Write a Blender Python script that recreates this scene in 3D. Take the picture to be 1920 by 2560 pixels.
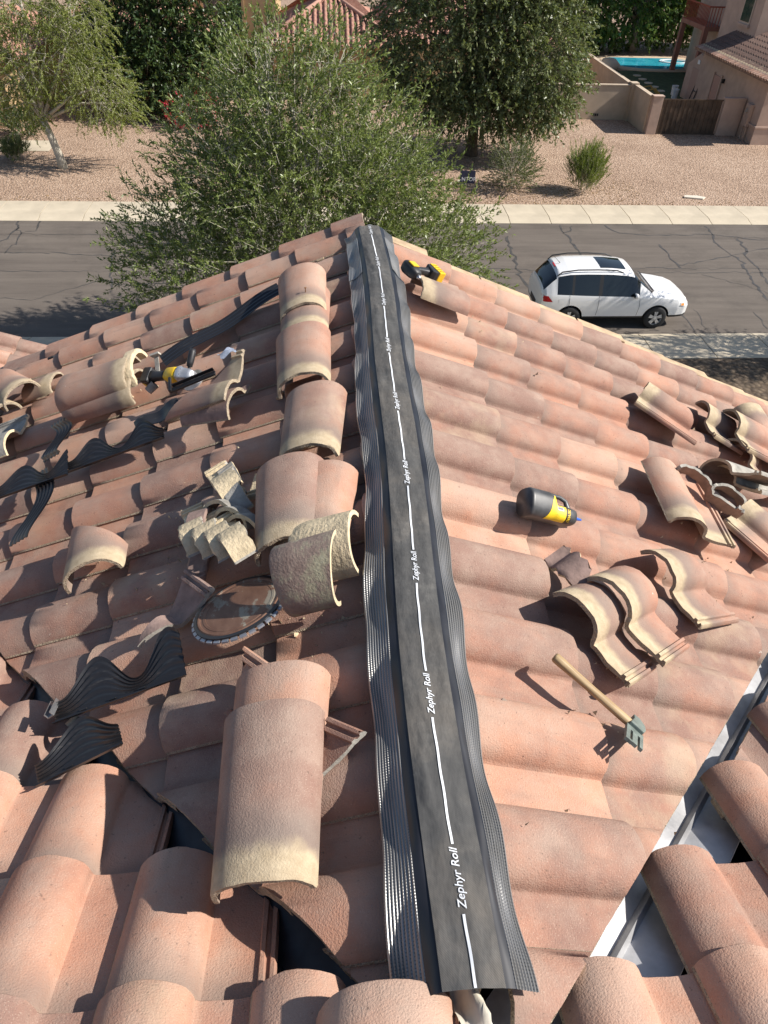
import bpy, bmesh, math, random
import numpy as np
from mathutils import Vector, Matrix
random.seed(7); RNG = np.random.default_rng(7)
for o in list(bpy.data.objects): bpy.data.objects.remove(o)
scene = bpy.context.scene
C = scene.collection
rad = math.radians

# ------------------------------------------------------------------ camera, world, sun, exposure
ZR = 8.5                                   # ridge height above the street
CAM = Vector((-0.2348, 0.0, ZR + 1.5786))
F_PX, PIT, YAW, ROLL = 1804.7, 0.7255, 0.0899, 0.0381
fwd = Vector((math.sin(YAW)*math.cos(PIT), math.cos(YAW)*math.cos(PIT), -math.sin(PIT)))
rt0 = Vector((math.cos(YAW), -math.sin(YAW), 0)); up0 = rt0.cross(fwd)
rt = rt0*math.cos(ROLL) + up0*math.sin(ROLL); upv = up0*math.cos(ROLL) - rt0*math.sin(ROLL)
cd = bpy.data.cameras.new('camera'); cam = bpy.data.objects.new('camera', cd); C.objects.link(cam)
cd.sensor_fit = 'VERTICAL'; cd.sensor_height = 36; cd.lens = F_PX*36/2560
cd.clip_start = 0.05; cd.clip_end = 2000
cam.matrix_world = Matrix((( rt.x, upv.x, -fwd.x, CAM.x), (rt.y, upv.y, -fwd.y, CAM.y), (rt.z, upv.z, -fwd.z, CAM.z), (0,0,0,1)))
scene.camera = cam
scene.render.resolution_x, scene.render.resolution_y = 768, 1024
scene.cycles.max_bounces = 6; scene.cycles.diffuse_bounces = 3; scene.cycles.glossy_bounces = 3; scene.cycles.transmission_bounces = 3

SUN = Vector((1.17, -0.10, 1.0)).normalized()          # towards the sun
w = bpy.data.worlds.new('World'); scene.world = w; w.use_nodes = True
nt = w.node_tree; sky = nt.nodes.new('ShaderNodeTexSky'); sky.sky_type = 'NISHITA'; sky.sun_disc = False
sky.sun_elevation = math.asin(SUN.z); sky.sun_rotation = math.atan2(SUN.x, SUN.y)
sky.air_density = 1.0; sky.dust_density = 1.0; sky.altitude = 400
nt.links.new(sky.outputs[0], nt.nodes['Background'].inputs[0]); nt.nodes['Background'].inputs[1].default_value = 0.078
ld = bpy.data.lights.new('sun', 'SUN'); ld.energy = 4.6; ld.angle = rad(0.53); ld.color = (1.0, 0.945, 0.875)
lo = bpy.data.objects.new('sun', ld); C.objects.link(lo); lo.location = (20, -10, 40)
lo.rotation_euler = SUN.to_track_quat('Z', 'Y').to_euler()
vs = scene.view_settings; vs.view_transform = 'Standard'; vs.look = 'None'; vs.exposure = 0.66; vs.gamma = 1.0; vs.use_curve_mapping = False

# ------------------------------------------------------------------ helpers
S = 0.4263; CS = 1/math.sqrt(1+S*S); SN = S*CS
def ray(u, v):
    return (fwd + rt*((u-960)/F_PX) - upv*((v-1280)/F_PX))
def at_z(u, v, z):
    r = ray(u, v); return CAM + r*((z-CAM.z)/r.z)
def at_y(u, v, y):
    r = ray(u, v); return CAM + r*((y-CAM.y)/r.y)
def at_x(u, v, x):
    r = ray(u, v); return CAM + r*((x-CAM.x)/r.x)
YB = 0.14                                   # where main roof plane meets the ridge line
PLN = {'R': (Vector((SN,0,CS)), Vector((0,0,ZR))), 'L': (Vector((-SN,0,CS)), Vector((0,0,ZR))), 'M': (Vector((0,SN,CS)), Vector((0,YB,ZR)))}
def on(side, p, off=0.0):
    n, o = PLN[side]; r = ray(*p); o2 = o + n*off
    return CAM + r*((o2-CAM).dot(n)/r.dot(n))
# pixel positions in enlarged views of the place survey
def z3(x,y): return (x/1.728, 560+y/1.728)
def z4(x,y): return (960+x/1.728, 560+y/1.728)
def z5(x,y): return (x/1.728, 1100+y/1.728)
def z6(x,y): return (960+x/1.728, 1100+y/1.728)
def z7(x,y): return (x/1.728, 1700+y/1.728)
def z8(x,y): return (960+x/1.728, 1700+y/1.728)
def z1(x,y): return (x/1.728, y/1.728)
def z2(x,y): return (960+x/1.728, y/1.728)

def link(o, parent=None):
    C.objects.link(o)
    if parent is not None: o.parent = parent
    return o
def tag(o, label=None, cat=None, group=None, kind=None):
    if label: o['label'] = label
    if cat: o['category'] = cat
    if group: o['group'] = group
    if kind: o['kind'] = kind
    return o
def empty(name, loc=(0,0,0), mat=None):
    o = bpy.data.objects.new(name, None); C.objects.link(o); o.empty_display_size = 0.1
    if mat is not None: o.matrix_world = mat
    else: o.location = loc
    return o
def mesh_np(name, V, F4, smooth=False):
    me = bpy.data.meshes.new(name); n = len(F4); k = F4.shape[1]
    me.vertices.add(len(V)); me.vertices.foreach_set('co', np.asarray(V, np.float32).ravel())
    me.loops.add(n*k); me.loops.foreach_set('vertex_index', F4.astype(np.int32).ravel())
    me.polygons.add(n); me.polygons.foreach_set('loop_start', np.arange(n, dtype=np.int32)*k)
    if smooth: me.polygons.foreach_set('use_smooth', np.ones(n, bool))
    me.update(calc_edges=True); return me
def mesh(name, V, F, smooth=False):
    me = bpy.data.meshes.new(name); me.from_pydata([tuple(v) for v in V], [], F)
    if smooth: me.polygons.foreach_set('use_smooth', [True]*len(me.polygons))
    me.update(); return me
def obj(name, me, mats, parent=None, mat=None):
    if not isinstance(mats, (list, tuple)): mats = [mats]
    if not me.materials:
        for m in mats: me.materials.append(m)
    o = bpy.data.objects.new(name, me); link(o, parent)
    if mat is not None: o.matrix_local = mat
    return o
class MB:
    def __init__(s): s.V = []; s.F = []; s.M = []
    def add(s, V, F, m=0):
        b = len(s.V); s.V += [tuple(v) for v in V]; s.F += [tuple(i+b for i in f) for f in F]; s.M += [m]*len(F); return s
    def box(s, lo, hi, m=0, mat=None):
        x0,y0,z0 = lo; x1,y1,z1 = hi
        V = [Vector(p) for p in ((x0,y0,z0),(x1,y0,z0),(x1,y1,z0),(x0,y1,z0),(x0,y0,z1),(x1,y0,z1),(x1,y1,z1),(x0,y1,z1))]
        if mat is not None: V = [mat@v for v in V]
        return s.add(V, [(0,3,2,1),(4,5,6,7),(0,1,5,4),(1,2,6,5),(2,3,7,6),(3,0,4,7)], m)
    def tube(s, P, R, n=8, m=0, cap=True):
        P = [Vector(p) for p in P]; 
        if not hasattr(R, '__len__'): R = [R]*len(P)
        V = []; prev = None
        for i, p in enumerate(P):
            d = (P[min(i+1,len(P)-1)] - P[max(i-1,0)]).normalized()
            a = prev if prev is not None else (Vector((0,0,1)) if abs(d.z) < .9 else Vector((1,0,0)))
            x = (a - d*a.dot(d)).normalized(); y = d.cross(x); prev = x
            for k in range(n):
                t = 2*math.pi*k/n; V.append(p + (x*math.cos(t)+y*math.sin(t))*R[i])
        F = [(i*n+k, i*n+(k+1)%n, (i+1)*n+(k+1)%n, (i+1)*n+k) for i in range(len(P)-1) for k in range(n)]
        if cap: F += [tuple(range(n-1,-1,-1)), tuple((len(P)-1)*n+k for k in range(n))]
        return s.add(V, F, m)
    def loft(s, rings, m=0, cap=True, closed=True):
        n = len(rings[0]); V = [p for r in rings for p in r]; kk = n if closed else n-1
        F = [(i*n+k, i*n+(k+1)%n, (i+1)*n+(k+1)%n, (i+1)*n+k) for i in range(len(rings)-1) for k in range(kk)]
        if cap: F += [tuple(range(n-1,-1,-1)), tuple((len(rings)-1)*n+k for k in range(n))]
        return s.add(V, F, m)
    def prism(s, poly, z0, z1, m=0):
        n = len(poly); V = [(x,y,z0) for x,y in poly]+[(x,y,z1) for x,y in poly]
        return s.add(V, [tuple(range(n-1,-1,-1)), tuple(range(n,2*n))]+[(i,(i+1)%n,n+(i+1)%n,n+i) for i in range(n)], m)
    def mesh(s, name, smooth=False, bevel=0, sub=False):
        me = bpy.data.meshes.new(name); me.from_pydata(s.V, [], s.F); me.polygons.foreach_set('material_index', s.M)
        if bevel:
            bm = bmesh.new(); bm.from_mesh(me); bmesh.ops.remove_doubles(bm, verts=bm.verts, dist=1e-5)
            bmesh.ops.bevel(bm, geom=[e for e in bm.edges if len(e.link_faces)==2 and e.calc_face_angle(0) > .5], offset=bevel, segments=2, affect='EDGES', profile=.6, clamp_overlap=True)
            bm.to_mesh(me); bm.free()
        if smooth: me.polygons.foreach_set('use_smooth', [True]*len(me.polygons)); 
        me.update(); return me
    def build(s, name, mats, parent=None, smooth=False, bevel=0, mat=None):
        return obj(name, s.mesh(name, smooth, bevel), mats, parent, mat)
def box(name, lo, hi, m, parent=None, bevel=0):
    return MB().box(lo, hi).build(name, m, parent, bevel=bevel)
def smooth_angle(me, ang=35):
    me.polygons.foreach_set('use_smooth', [True]*len(me.polygons))
    bm = bmesh.new(); bm.from_mesh(me)
    for e in bm.edges:
        e.smooth = not (len(e.link_faces) == 2 and e.calc_face_angle(0) > rad(ang))
    bm.to_mesh(me); bm.free()

# ------------------------------------------------------------------ materials
def newmat(name):
    m = bpy.data.materials.new(name); m.use_nodes = True
    return m, m.node_tree, m.node_tree.nodes['Principled BSDF']
def N(nt, t, **kw):
    n = nt.nodes.new(t)
    for k, v in kw.items():
        if k in n.inputs: n.inputs[k].default_value = v
        else: setattr(n, k, v)
    return n
def ramp(nt, fac, stops):
    r = nt.nodes.new('ShaderNodeValToRGB'); nt.links.new(fac, r.inputs[0]); e = r.color_ramp.elements
    while len(e) < len(stops): e.new(0.5)
    for i, (p, c) in enumerate(stops):
        e[i].position = p; e[i].color = (*c, 1) if len(c) == 3 else c
    return r.outputs[0]
def mixc(nt, fac, a, b, mode='MIX'):
    m = nt.nodes.new('ShaderNodeMix'); m.data_type = 'RGBA'; m.blend_type = mode
    for i, x in ((0, fac), (6, a), (7, b)):
        if hasattr(x, 'links'): nt.links.new(x, m.inputs[i])
        else: m.inputs[i].default_value = (*x, 1) if isinstance(x, tuple) and len(x) == 3 else x
    return m.outputs[2]
def math_(nt, op, a, b=None, c=None, clamp=False):
    m = nt.nodes.new('ShaderNodeMath'); m.operation = op; m.use_clamp = clamp
    for i, x in enumerate((a, b, c)):
        if x is None: continue
        if hasattr(x, 'links'): nt.links.new(x, m.inputs[i])
        else: m.inputs[i].default_value = x
    return m.outputs[0]
def bump(nt, b, h, strength, dist=0.01, prev=None):
    n = nt.nodes.new('ShaderNodeBump'); n.inputs['Strength'].default_value = strength; n.inputs['Distance'].default_value = dist
    nt.links.new(h, n.inputs['Height'])
    if prev is not None: nt.links.new(prev, n.inputs['Normal'])
    nt.links.new(n.outputs[0], b.inputs['Normal']); return n.outputs[0]
def noise(nt, vec, scale, detail=4, rough=.55, W=None):
    n = nt.nodes.new('ShaderNodeTexNoise'); n.inputs['Scale'].default_value = scale; n.inputs['Detail'].default_value = detail; n.inputs['Roughness'].default_value = rough
    if vec is not None: nt.links.new(vec, n.inputs['Vector'])
    if W is not None: n.noise_dimensions = '4D'; nt.links.new(W, n.inputs['W'])
    return n.outputs[0]
def simple(name, col, rough=.6, metal=0.0, var=.0, vscale=20, bmp=0.0, bscale=60, bdist=.004, spec=.5, coat=0):
    m, nt, b = newmat(name); b.inputs['Roughness'].default_value = rough; b.inputs['Metallic'].default_value = metal
    b.inputs['Specular IOR Level'].default_value = spec
    if coat: b.inputs['Coat Weight'].default_value = coat; b.inputs['Coat Roughness'].default_value = .05
    tc = nt.nodes.new('ShaderNodeTexCoord').outputs['Object']
    if var:
        f = noise(nt, tc, vscale, 5)
        lo_ = tuple(max(0, c*(1-var)) for c in col); hi = tuple(min(1, c*(1+var)) for c in col)
        nt.links.new(ramp(nt, f, [(.3, lo_), (.7, hi)]), b.inputs['Base Color'])
    else: b.inputs['Base Color'].default_value = (*col, 1)
    if bmp: bump(nt, b, noise(nt, tc, bscale, 3), bmp, bdist)
    return m

def tile_mat(name, cols, tan=True, bscale=230):
    m, nt, b = newmat(name); b.inputs['Roughness'].default_value = .82; b.inputs['Specular IOR Level'].default_value = .3
    tc = nt.nodes.new('ShaderNodeTexCoord').outputs['Object']
    rnd = nt.nodes.new('ShaderNodeObjectInfo').outputs['Random']
    W = math_(nt, 'MULTIPLY', rnd, 77.0)
    base = ramp(nt, math_(nt, 'ADD', math_(nt,'MULTIPLY',noise(nt, tc, 5, 4, .6, W),.75), math_(nt, 'MULTIPLY', math_(nt,'SUBTRACT',rnd,.5), .50)), [(.20, cols[0]), (.36, cols[1]), (.48, cols[2]), (.62, cols[3])])
    # grey-brown dust film in soft patches
    d = ramp(nt, noise(nt, tc, 9, 5, .65, math_(nt,'ADD',W,31.)), [(.42, (0,0,0)), (.66, (1,1,1))])
    sep = nt.nodes.new('ShaderNodeSeparateXYZ'); nt.links.new(tc, sep.inputs[0])
    hz = nt.nodes.new('ShaderNodeMapRange'); hz.interpolation_type = 'SMOOTHSTEP'; nt.links.new(sep.outputs[2], hz.inputs[0]); hz.inputs[1].default_value = .035; hz.inputs[2].default_value = .078
    d = math_(nt, 'ADD', math_(nt,'MULTIPLY', d, .48), math_(nt,'MULTIPLY', hz.outputs[0], .26), clamp=True)
    c = mixc(nt, d, base, cols[4])
    sp = ramp(nt, noise(nt, tc, 380, 2, .5), [(.60, (0,0,0)), (.70, (1,1,1))])
    c = mixc(nt, math_(nt,'MULTIPLY', sp, .38), c, (.60,.48,.38))
    dk = ramp(nt, noise(nt, tc, 120, 2, .5, W), [(.66, (0,0,0)), (.72, (1,1,1))])
    c = mixc(nt, math_(nt,'MULTIPLY', dk, .55), c, (.12,.085,.065))
    mp3 = N(nt, 'ShaderNodeMapping'); nt.links.new(tc, mp3.inputs[0]); mp3.inputs['Scale'].default_value = (9, 1.3, 3)
    stk = ramp(nt, noise(nt, mp3.outputs[0], 3.2, 5, .7, math_(nt,'ADD',W,53.)), [(.52, (0,0,0)), (.74, (1,1,1))])
    c = mixc(nt, math_(nt,'MULTIPLY', stk, .32), c, (.22,.165,.13))
    r2 = math_(nt, 'FRACT', math_(nt, 'MULTIPLY', rnd, 13.7))
    st = math_(nt, 'MULTIPLY', ramp(nt, noise(nt, tc, 6, 5, .65, math_(nt,'ADD',W,91.)), [(.48, (0,0,0)), (.62, (1,1,1))]), math_(nt, 'GREATER_THAN', r2, .88))
    c = mixc(nt, math_(nt,'MULTIPLY', st, .42), c, (.47,.36,.25))
    # pale droppings / mortar scuffs, rare
    wt = ramp(nt, noise(nt, tc, 24, 3, .6, math_(nt,'ADD',W,11.)), [(.735, (0,0,0)), (.76, (1,1,1))])
    c = mixc(nt, math_(nt,'MULTIPLY', wt, .7), c, (.62,.56,.48))
    if tan:
        y = math_(nt, 'ADD', sep.outputs[1], math_(nt, 'MULTIPLY', math_(nt,'SUBTRACT',noise(nt, tc, 14, 4, .6, W),.5), .075))
        g = nt.nodes.new('ShaderNodeMapRange'); g.interpolation_type = 'SMOOTHSTEP'; nt.links.new(y, g.inputs[0]); g.inputs[1].default_value = .330; g.inputs[2].default_value = .375
        g2 = nt.nodes.new('ShaderNodeMapRange'); g2.interpolation_type = 'SMOOTHSTEP'; nt.links.new(y, g2.inputs[0]); g2.inputs[1].default_value = .22; g2.inputs[2].default_value = .34
        c = mixc(nt, math_(nt,'MULTIPLY',g2.outputs[0],.7), c, (.20,.165,.14))
        tn = ramp(nt, noise(nt, tc, 30, 5, .6), [(.3, (.38,.295,.19)), (.7, (.53,.43,.29))])
        c = mixc(nt, g.outputs[0], c, tn)
    nt.links.new(c, b.inputs['Base Color'])
    p = bump(nt, b, noise(nt, tc, bscale, 3, .6), .60, .0040)
    bump(nt, b, noise(nt, tc, 22, 3, .5, W), .18, .008, p)
    return m
TILE = tile_mat('tile_coat', [(.262,.155,.120), (.392,.203,.140), (.468,.245,.163), (.520,.325,.235), (.412,.310,.244)])
def raw_mat():
    m, nt, b = newmat('tile_raw_concrete'); b.inputs['Roughness'].default_value = .95
    tc = nt.nodes.new('ShaderNodeTexCoord').outputs['Object']
    c = ramp(nt, noise(nt, tc, 34, 5, .7), [(.3, (.27,.21,.15)), (.55, (.40,.325,.23)), (.75, (.48,.40,.30))])
    v = nt.nodes.new('ShaderNodeTexVoronoi'); v.inputs['Scale'].default_value = 210; nt.links.new(tc, v.inputs['Vector'])
    k = ramp(nt, v.outputs[0], [(.10, (.40,.34,.27)), (.34, (1,1,1))])
    nt.links.new(mixc(nt, 1.0, c, k, 'MULTIPLY'), b.inputs['Base Color'])
    bump(nt, b, v.outputs[0], .9, .004); return m
RAW = raw_mat()
UNDER = simple('tile_underside', (.27,.20,.155), .95, var=.25, vscale=25, bmp=.4, bscale=120)
FELT = simple('roofing_felt', (.018,.018,.020), .75, var=.4, vscale=9, bmp=.3, bscale=40)
METAL_W = simple('painted_flashing', (.38,.38,.385), .45, .30, var=.32, vscale=9, bmp=.25, bscale=14, bdist=.01)
PLAST = None
def plastic_black():
    m, nt, b = newmat('black_plastic'); b.inputs['Roughness'].default_value = .38
    tc = nt.nodes.new('ShaderNodeTexCoord').outputs['Object']
    mp = N(nt, 'ShaderNodeMapping'); nt.links.new(tc, mp.inputs[0]); mp.inputs['Scale'].default_value = (3, 22, 10)
    f = ramp(nt, noise(nt, mp.outputs[0], 4, 6, .75), [(.56, (0,0,0)), (.85, (1,1,1))])
    nt.links.new(mixc(nt, math_(nt,'MULTIPLY',f,.40), (.016,.016,.018), (.20,.19,.175)), b.inputs['Base Color'])
    r = math_(nt, 'MULTIPLY_ADD', f, .4, .36); nt.links.new(r, b.inputs['Roughness']); return m
PLAST = plastic_black()

# ------------------------------------------------------------------ S-tile and barrel tile meshes
TW = 0.305
PROF = [(-0.155, 0.001), (-0.15, 0.01), (-0.142, 0.01), (-0.139, 0.001), (-0.131, 0.001), (-0.128, 0.01), (-0.119, 0.01), (-0.116, 0.0), (-0.095, -0.003), (-0.065, -0.005), (-0.035, -0.004), (-0.014, -0.003), (-0.004, -0.002), (0.0005, 0.003), (0.003, 0.0121), (0.008, 0.0242), (0.017, 0.0372), (0.032, 0.0484), (0.053, 0.0577), (0.077, 0.0632), (0.1, 0.0646), (0.126, 0.0614), (0.15, 0.0521), (0.17, 0.0381), (0.183, 0.0233), (0.19, 0.0112), (0.1935, 0.0047)]
TH = .014
def stile_mesh(name, v0=0.0, v1=.42, seed=0, drop=.020/.31, jag0=0.0, jag1=0.0, nv=4, umin=None, zsc=1.0):
    rnd = random.Random(seed); pr = [p for p in PROF if umin is None or p[0] >= umin]; n = len(pr)
    nor = []
    for i in range(n):
        a = Vector(pr[max(i-1,0)]); b = Vector(pr[min(i+1,n-1)]); t = (b-a).normalized(); nor.append(Vector((-t.y, t.x)))
    for i in range(n):
        if pr[i][0] < -.112: nor[i] = Vector((0,1))
    vs_ = [v0, v0+.0025] + [v0+(v1-v0)*k/nv for k in range(1, nv)] + [v1-.004, v1]
    m = len(vs_); V = []
    j0 = [rnd.uniform(-1,1)*(jag0+.0018) for _ in range(n)]; j1 = [rnd.uniform(-1,1)*(jag1+.0018) for _ in range(n)]
    wob = [rnd.uniform(-.0012,.0012) for _ in range(n)]
    for surf in (0, 1):
        for r, v in enumerate(vs_):
            for i in range(n):
                u, z = pr[i]; z *= zsc
                o = -TH if surf else 0.0
                if not surf and r == 0: o = -.0028
                if surf and pr[i][0] < -.112: o = -.010 - max(0,z)
                p = Vector((u, z)) + (nor[i]*o if zsc == 1.0 else Vector((0,o)))
                vv = v + (j0[i] if r == 0 else 0) + (j1[i] if r == m-1 else 0)
                V.append((p.x, vv, p.y + wob[i] - drop*v))
    F = []; MI = []
    A = lambda s,r,i: s*m*n + r*n + i
    for r in range(m-1):
        for i in range(n-1):
            F.append((A(0,r,i),A(0,r,i+1),A(0,r+1,i+1),A(0,r+1,i))); MI.append(1 if i == n-2 else 0)
            F.append((A(1,r,i),A(1,r+1,i),A(1,r+1,i+1),A(1,r,i+1))); MI.append(2)
    for i in range(n-1):
        F.append((A(0,0,i),A(1,0,i),A(1,0,i+1),A(0,0,i+1))); MI.append(0 if jag0 == 0 and v0 == 0 else 1)
        F.append((A(0,m-1,i),A(0,m-1,i+1),A(1,m-1,i+1),A(1,m-1,i))); MI.append(1)
    for r in range(m-1):
        F.append((A(0,r,0),A(0,r+1,0),A(1,r+1,0),A(1,r,0))); MI.append(0)
        F.append((A(0,r,n-1),A(1,r,n-1),A(1,r+1,n-1),A(0,r+1,n-1))); MI.append(1)
    me = bpy.data.meshes.new(name); me.from_pydata(V, [], F); me.polygons.foreach_set('material_index', MI); me.update()
    for mm in (TILE, RAW, UNDER): me.materials.append(mm)
    smooth_angle(me, 40); return me
def barrel_mesh(name, L=.42, W0=.265, W1=.235, H=.095, th=.0145, seed=0, jag=0.0, n=18, nv=6):
    rnd = random.Random(seed); V = []; m = nv+3
    vs_ = [0, .006]+[L*k/nv for k in range(1,nv)]+[L-.006, L]
    j1 = [rnd.uniform(-1,1)*(.002+jag) for _ in range(n)]
    for s in (0,1):
        for r, v in enumerate(vs_):
            f = v/L; W = (W0*(1-f)+W1*f)/2 - (th if s else 0); hh = H*(1-.06*f) - (th if s else 0)
            for i in range(n):
                t = math.pi*i/(n-1); e = .86
                x = -W*math.copysign(abs(math.cos(t))**e, math.cos(t)); z = hh*math.sin(t)**.92 if 0 < t < math.pi-1e-6 else 0
                k = .97 if (not s and r in (0, m-1)) else 1
                V.append((x*k, v+(j1[i] if r == m-1 else 0), z*k))
    A = lambda s,r,i: s*m*n+r*n+i
    F = []; MI = []
    for r in range(m-1):
        for i in range(n-1):
            F.append((A(0,r,i),A(0,r,i+1),A(0,r+1,i+1),A(0,r+1,i))); MI.append(0)
            F.append((A(1,r,i),A(1,r+1,i),A(1,r+1,i+1),A(1,r,i+1))); MI.append(2)
        F.append((A(0,r,0),A(0,r+1,0),A(1,r+1,0),A(1,r,0))); MI.append(1)
        F.append((A(0,r,n-1),A(1,r,n-1),A(1,r+1,n-1),A(0,r+1,n-1))); MI.append(1)
    for i in range(n-1):
        F.append((A(0,0,i),A(1,0,i),A(1,0,i+1),A(0,0,i+1))); MI.append(0)
        F.append((A(0,m-1,i),A(0,m-1,i+1),A(1,m-1,i+1),A(1,m-1,i))); MI.append(1)
    F = [tuple(reversed(f)) for f in F]
    me = bpy.data.meshes.new(name); me.from_pydata(V, [], F); me.polygons.foreach_set('material_index', MI); me.update()
    bm = bmesh.new(); bm.from_mesh(me); bmesh.ops.recalc_face_normals(bm, faces=bm.faces); bm.to_mesh(me); bm.free()
    for mm in (TILE, RAW, UNDER): me.materials.append(mm)
    smooth_angle(me, 40); return me
def cut(me, planes, name=None, jag=0.0):
    """cut a closed mesh by planes (co, no): the side the normal points to is removed, the cut face is raw concrete"""
    bm = bmesh.new(); bm.from_mesh(me)
    for co, no in planes:
        g = bm.verts[:]+bm.edges[:]+bm.faces[:]
        r = bmesh.ops.bisect_plane(bm, geom=g, plane_co=co, plane_no=no, clear_outer=True, dist=1e-5)
        es = [e for e in r['geom_cut'] if isinstance(e, bmesh.types.BMEdge) and e.is_valid]
        if es:
            if jag:
                vv = {v for e in es for v in e.verts}; nn = Vector(no).normalized()
                for v in vv: v.co -= nn*random.uniform(0, jag)
            f = bmesh.ops.edgenet_fill(bm, edges=es)
            for ff in f['faces']: ff.material_index = 1; ff.smooth = False
        if not bm.faces: break
    n = len(bm.faces)
    m2 = bpy.data.meshes.new(name or me.name); bm.to_mesh(m2); bm.free()
    if n == 0: return None
    for mm in me.materials: m2.materials.append(mm)
    return m2
def basis(x, y, z, p):
    return Matrix(((x.x,y.x,z.x,p.x),(x.y,y.y,z.y,p.y),(x.z,y.z,z.z,p.z),(0,0,0,1)))
UV = {'R': (Vector((0,1,0)), Vector((-CS,0,SN))), 'L': (Vector((0,-1,0)), Vector((CS,0,SN))), 'M': (Vector((-1,0,0)), Vector((0,-CS,SN)))}

# ------------------------------------------------------------------ OUR HOUSE: decks, walls, tiles
house = empty('house', (0, 2, 0)); tag(house, 'house we stand on, red concrete tile gable roof with a bare ridge', 'house')
house.location = (0,0,0)
def deck(name, pts, m, th=.03):
    me = MB(); n = len(pts); me.add(list(pts)+[Vector(p)-Vector((0,0,th)) for p in pts], [tuple(range(n)), tuple(range(2*n-1,n-1,-1))]+[(i,n+i,n+(i+1)%n,(i+1)%n) for i in range(n)])
    return me.build(name, m, house)
DZ = -.085
XE = 4.1                                   # eave distance from the ridge
def gz(x): return ZR - S*abs(x) + DZ
YG = 4.20                                  # gable end
gable = deck('gable_roof_deck', [(0,YB-.02,gz(0)),(XE,YB-.02+XE,gz(XE)),(XE,YG,gz(XE)),(0,YG,gz(0))], FELT)
gable_l = deck('gable_roof_deck', [(0,YB-.02,gz(0)),(0,YG,gz(0)),(-XE,YG,gz(XE)),(-XE,YB-.02+XE,gz(XE))], FELT)
def mz(y): return ZR - S*(y-YB) + DZ
main = deck('main_roof_deck', [(-5,-3,mz(-3)),(5,-3,mz(-3)),(5,4.2,mz(4.2)),(XE,YB+XE,mz(YB+XE)),(0,YB,mz(YB)),(-XE,YB+XE,mz(YB+XE)),(-5,4.2,mz(4.2))], FELT)
STUC = simple('own_stucco', (.52,.42,.32), .95, var=.08, vscale=5, bmp=.4, bscale=90)
MB().add([(-XE+.4,YG-.35,0),(XE-.4,YG-.35,0),(XE-.4,YG-.35,gz(XE)-.05),(0,YG-.35,gz(0)-.15),(-XE+.4,YG-.35,gz(XE)-.05),(-XE+.4,YG-.55,0),(XE-.4,YG-.55,0),(XE-.4,YG-.55,gz(XE)-.05),(0,YG-.55,gz(0)-.15),(-XE+.4,YG-.55,gz(XE)-.05)], [(0,1,2,3,4),(9,8,7,6,5),(0,5,6,1),(1,6,7,2),(2,7,8,3),(3,8,9,4),(4,9,5,0)]).build('wall', STUC, house)
box('wall', (-4.6,-2.8,0), (4.6,3.3,6.4), STUC, house)

variants = [stile_mesh('roof_tile', seed=s) for s in range(4)]
variants0 = [stile_mesh('roof_tile', v0=-.12, v1=.30, seed=s+20) for s in range(3)]
def put_tile(side, pos, parent, k=0, me=None, lift=0.0, twist=0.0):
    U, V = UV[side]; Nn = PLN[side][0]
    rr = random.Random(k*31+7)
    M = basis(U, V, Nn, pos + Nn*(lift+rr.uniform(-.001,.004)) + V*rr.uniform(-.006,.006)) @ Matrix.Rotation(rr.uniform(-.012,.012)+twist, 4, 'Z') @ Matrix.Rotation(rr.uniform(-.010,.010), 4, 'Y')
    return M
TCOUNT = 0
def tile(side, pos, parent, cuts=None, k=0, lift=0.0, src=None, skip=0.0):
    """cuts: world planes (co, normal pointing to the removed side)"""
    global TCOUNT
    M = put_tile(side, pos, parent, k, lift=lift); me = src or variants[k % 4]
    if cuts:
        Mi = M.inverted(); R3 = M.to_3x3().transposed(); pl = []
        corners = [M @ Vector((u, v, .04)) for u in (-.155, .02, .193) for v in (0, .42)]
        for co, no in cuts:
            d = [(c-Vector(co)).dot(Vector(no)) for c in corners]
            if min(d) > -.01: return None
            if max(d) > 0: pl.append((Mi @ Vector(co), R3 @ Vector(no)))
        if pl:
            me = cut(me, pl, 'roof_tile', jag=.003)
            if me is None: return None
            if len(me.vertices) < 8: return None
    o = bpy.data.objects.new('roof_tile', me); C.objects.link(o); o.parent = parent; o.matrix_world = M; TCOUNT += 1
    return o
ridgeR = [((.03,0,0), (-1,0,0))]; ridgeL = [((-.03,0,0), (1,0,0))]
valR = ((0,.203,0), (1,-1,0)); valL = ((0,.250,0), (-1,-1,0))
E_R, D_R, G_R = .3103, .4818, 3.3505
E_L, D_L, G_L = .330, .1287, 3.2346
k = 0
for n in range(-11, 3):
    for r in range(0, 11):
        k += 1; d = D_R + E_R*r; X = d*CS
        if X > 3.7: continue
        yg = G_R + TW*n
        if yg+.19 < X-.42+.2: continue
        if r == 0: tile('R', Vector((X, yg, ZR - S*X)) + UV['R'][1]*.12, gable, [ridgeR[0], valR], k*7+n, src=variants0[k % 3], lift=-.006)
        else: tile('R', Vector((X, yg, ZR - S*X)), gable, [ridgeR[0], valR], k*7+n)
for n in range(-11, 4):
    for r in range(0, 12):
        k += 1; d = D_L + E_L*r; X = -d*CS
        if -X > 3.75: continue
        yo = G_L + TW*n; yg = yo + .193
        if yg < -X - .42+.2: continue
        tile('L', Vector((X, yg, ZR + S*X)), gable_l, [ridgeL[0], valL], k*5+n)
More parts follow.
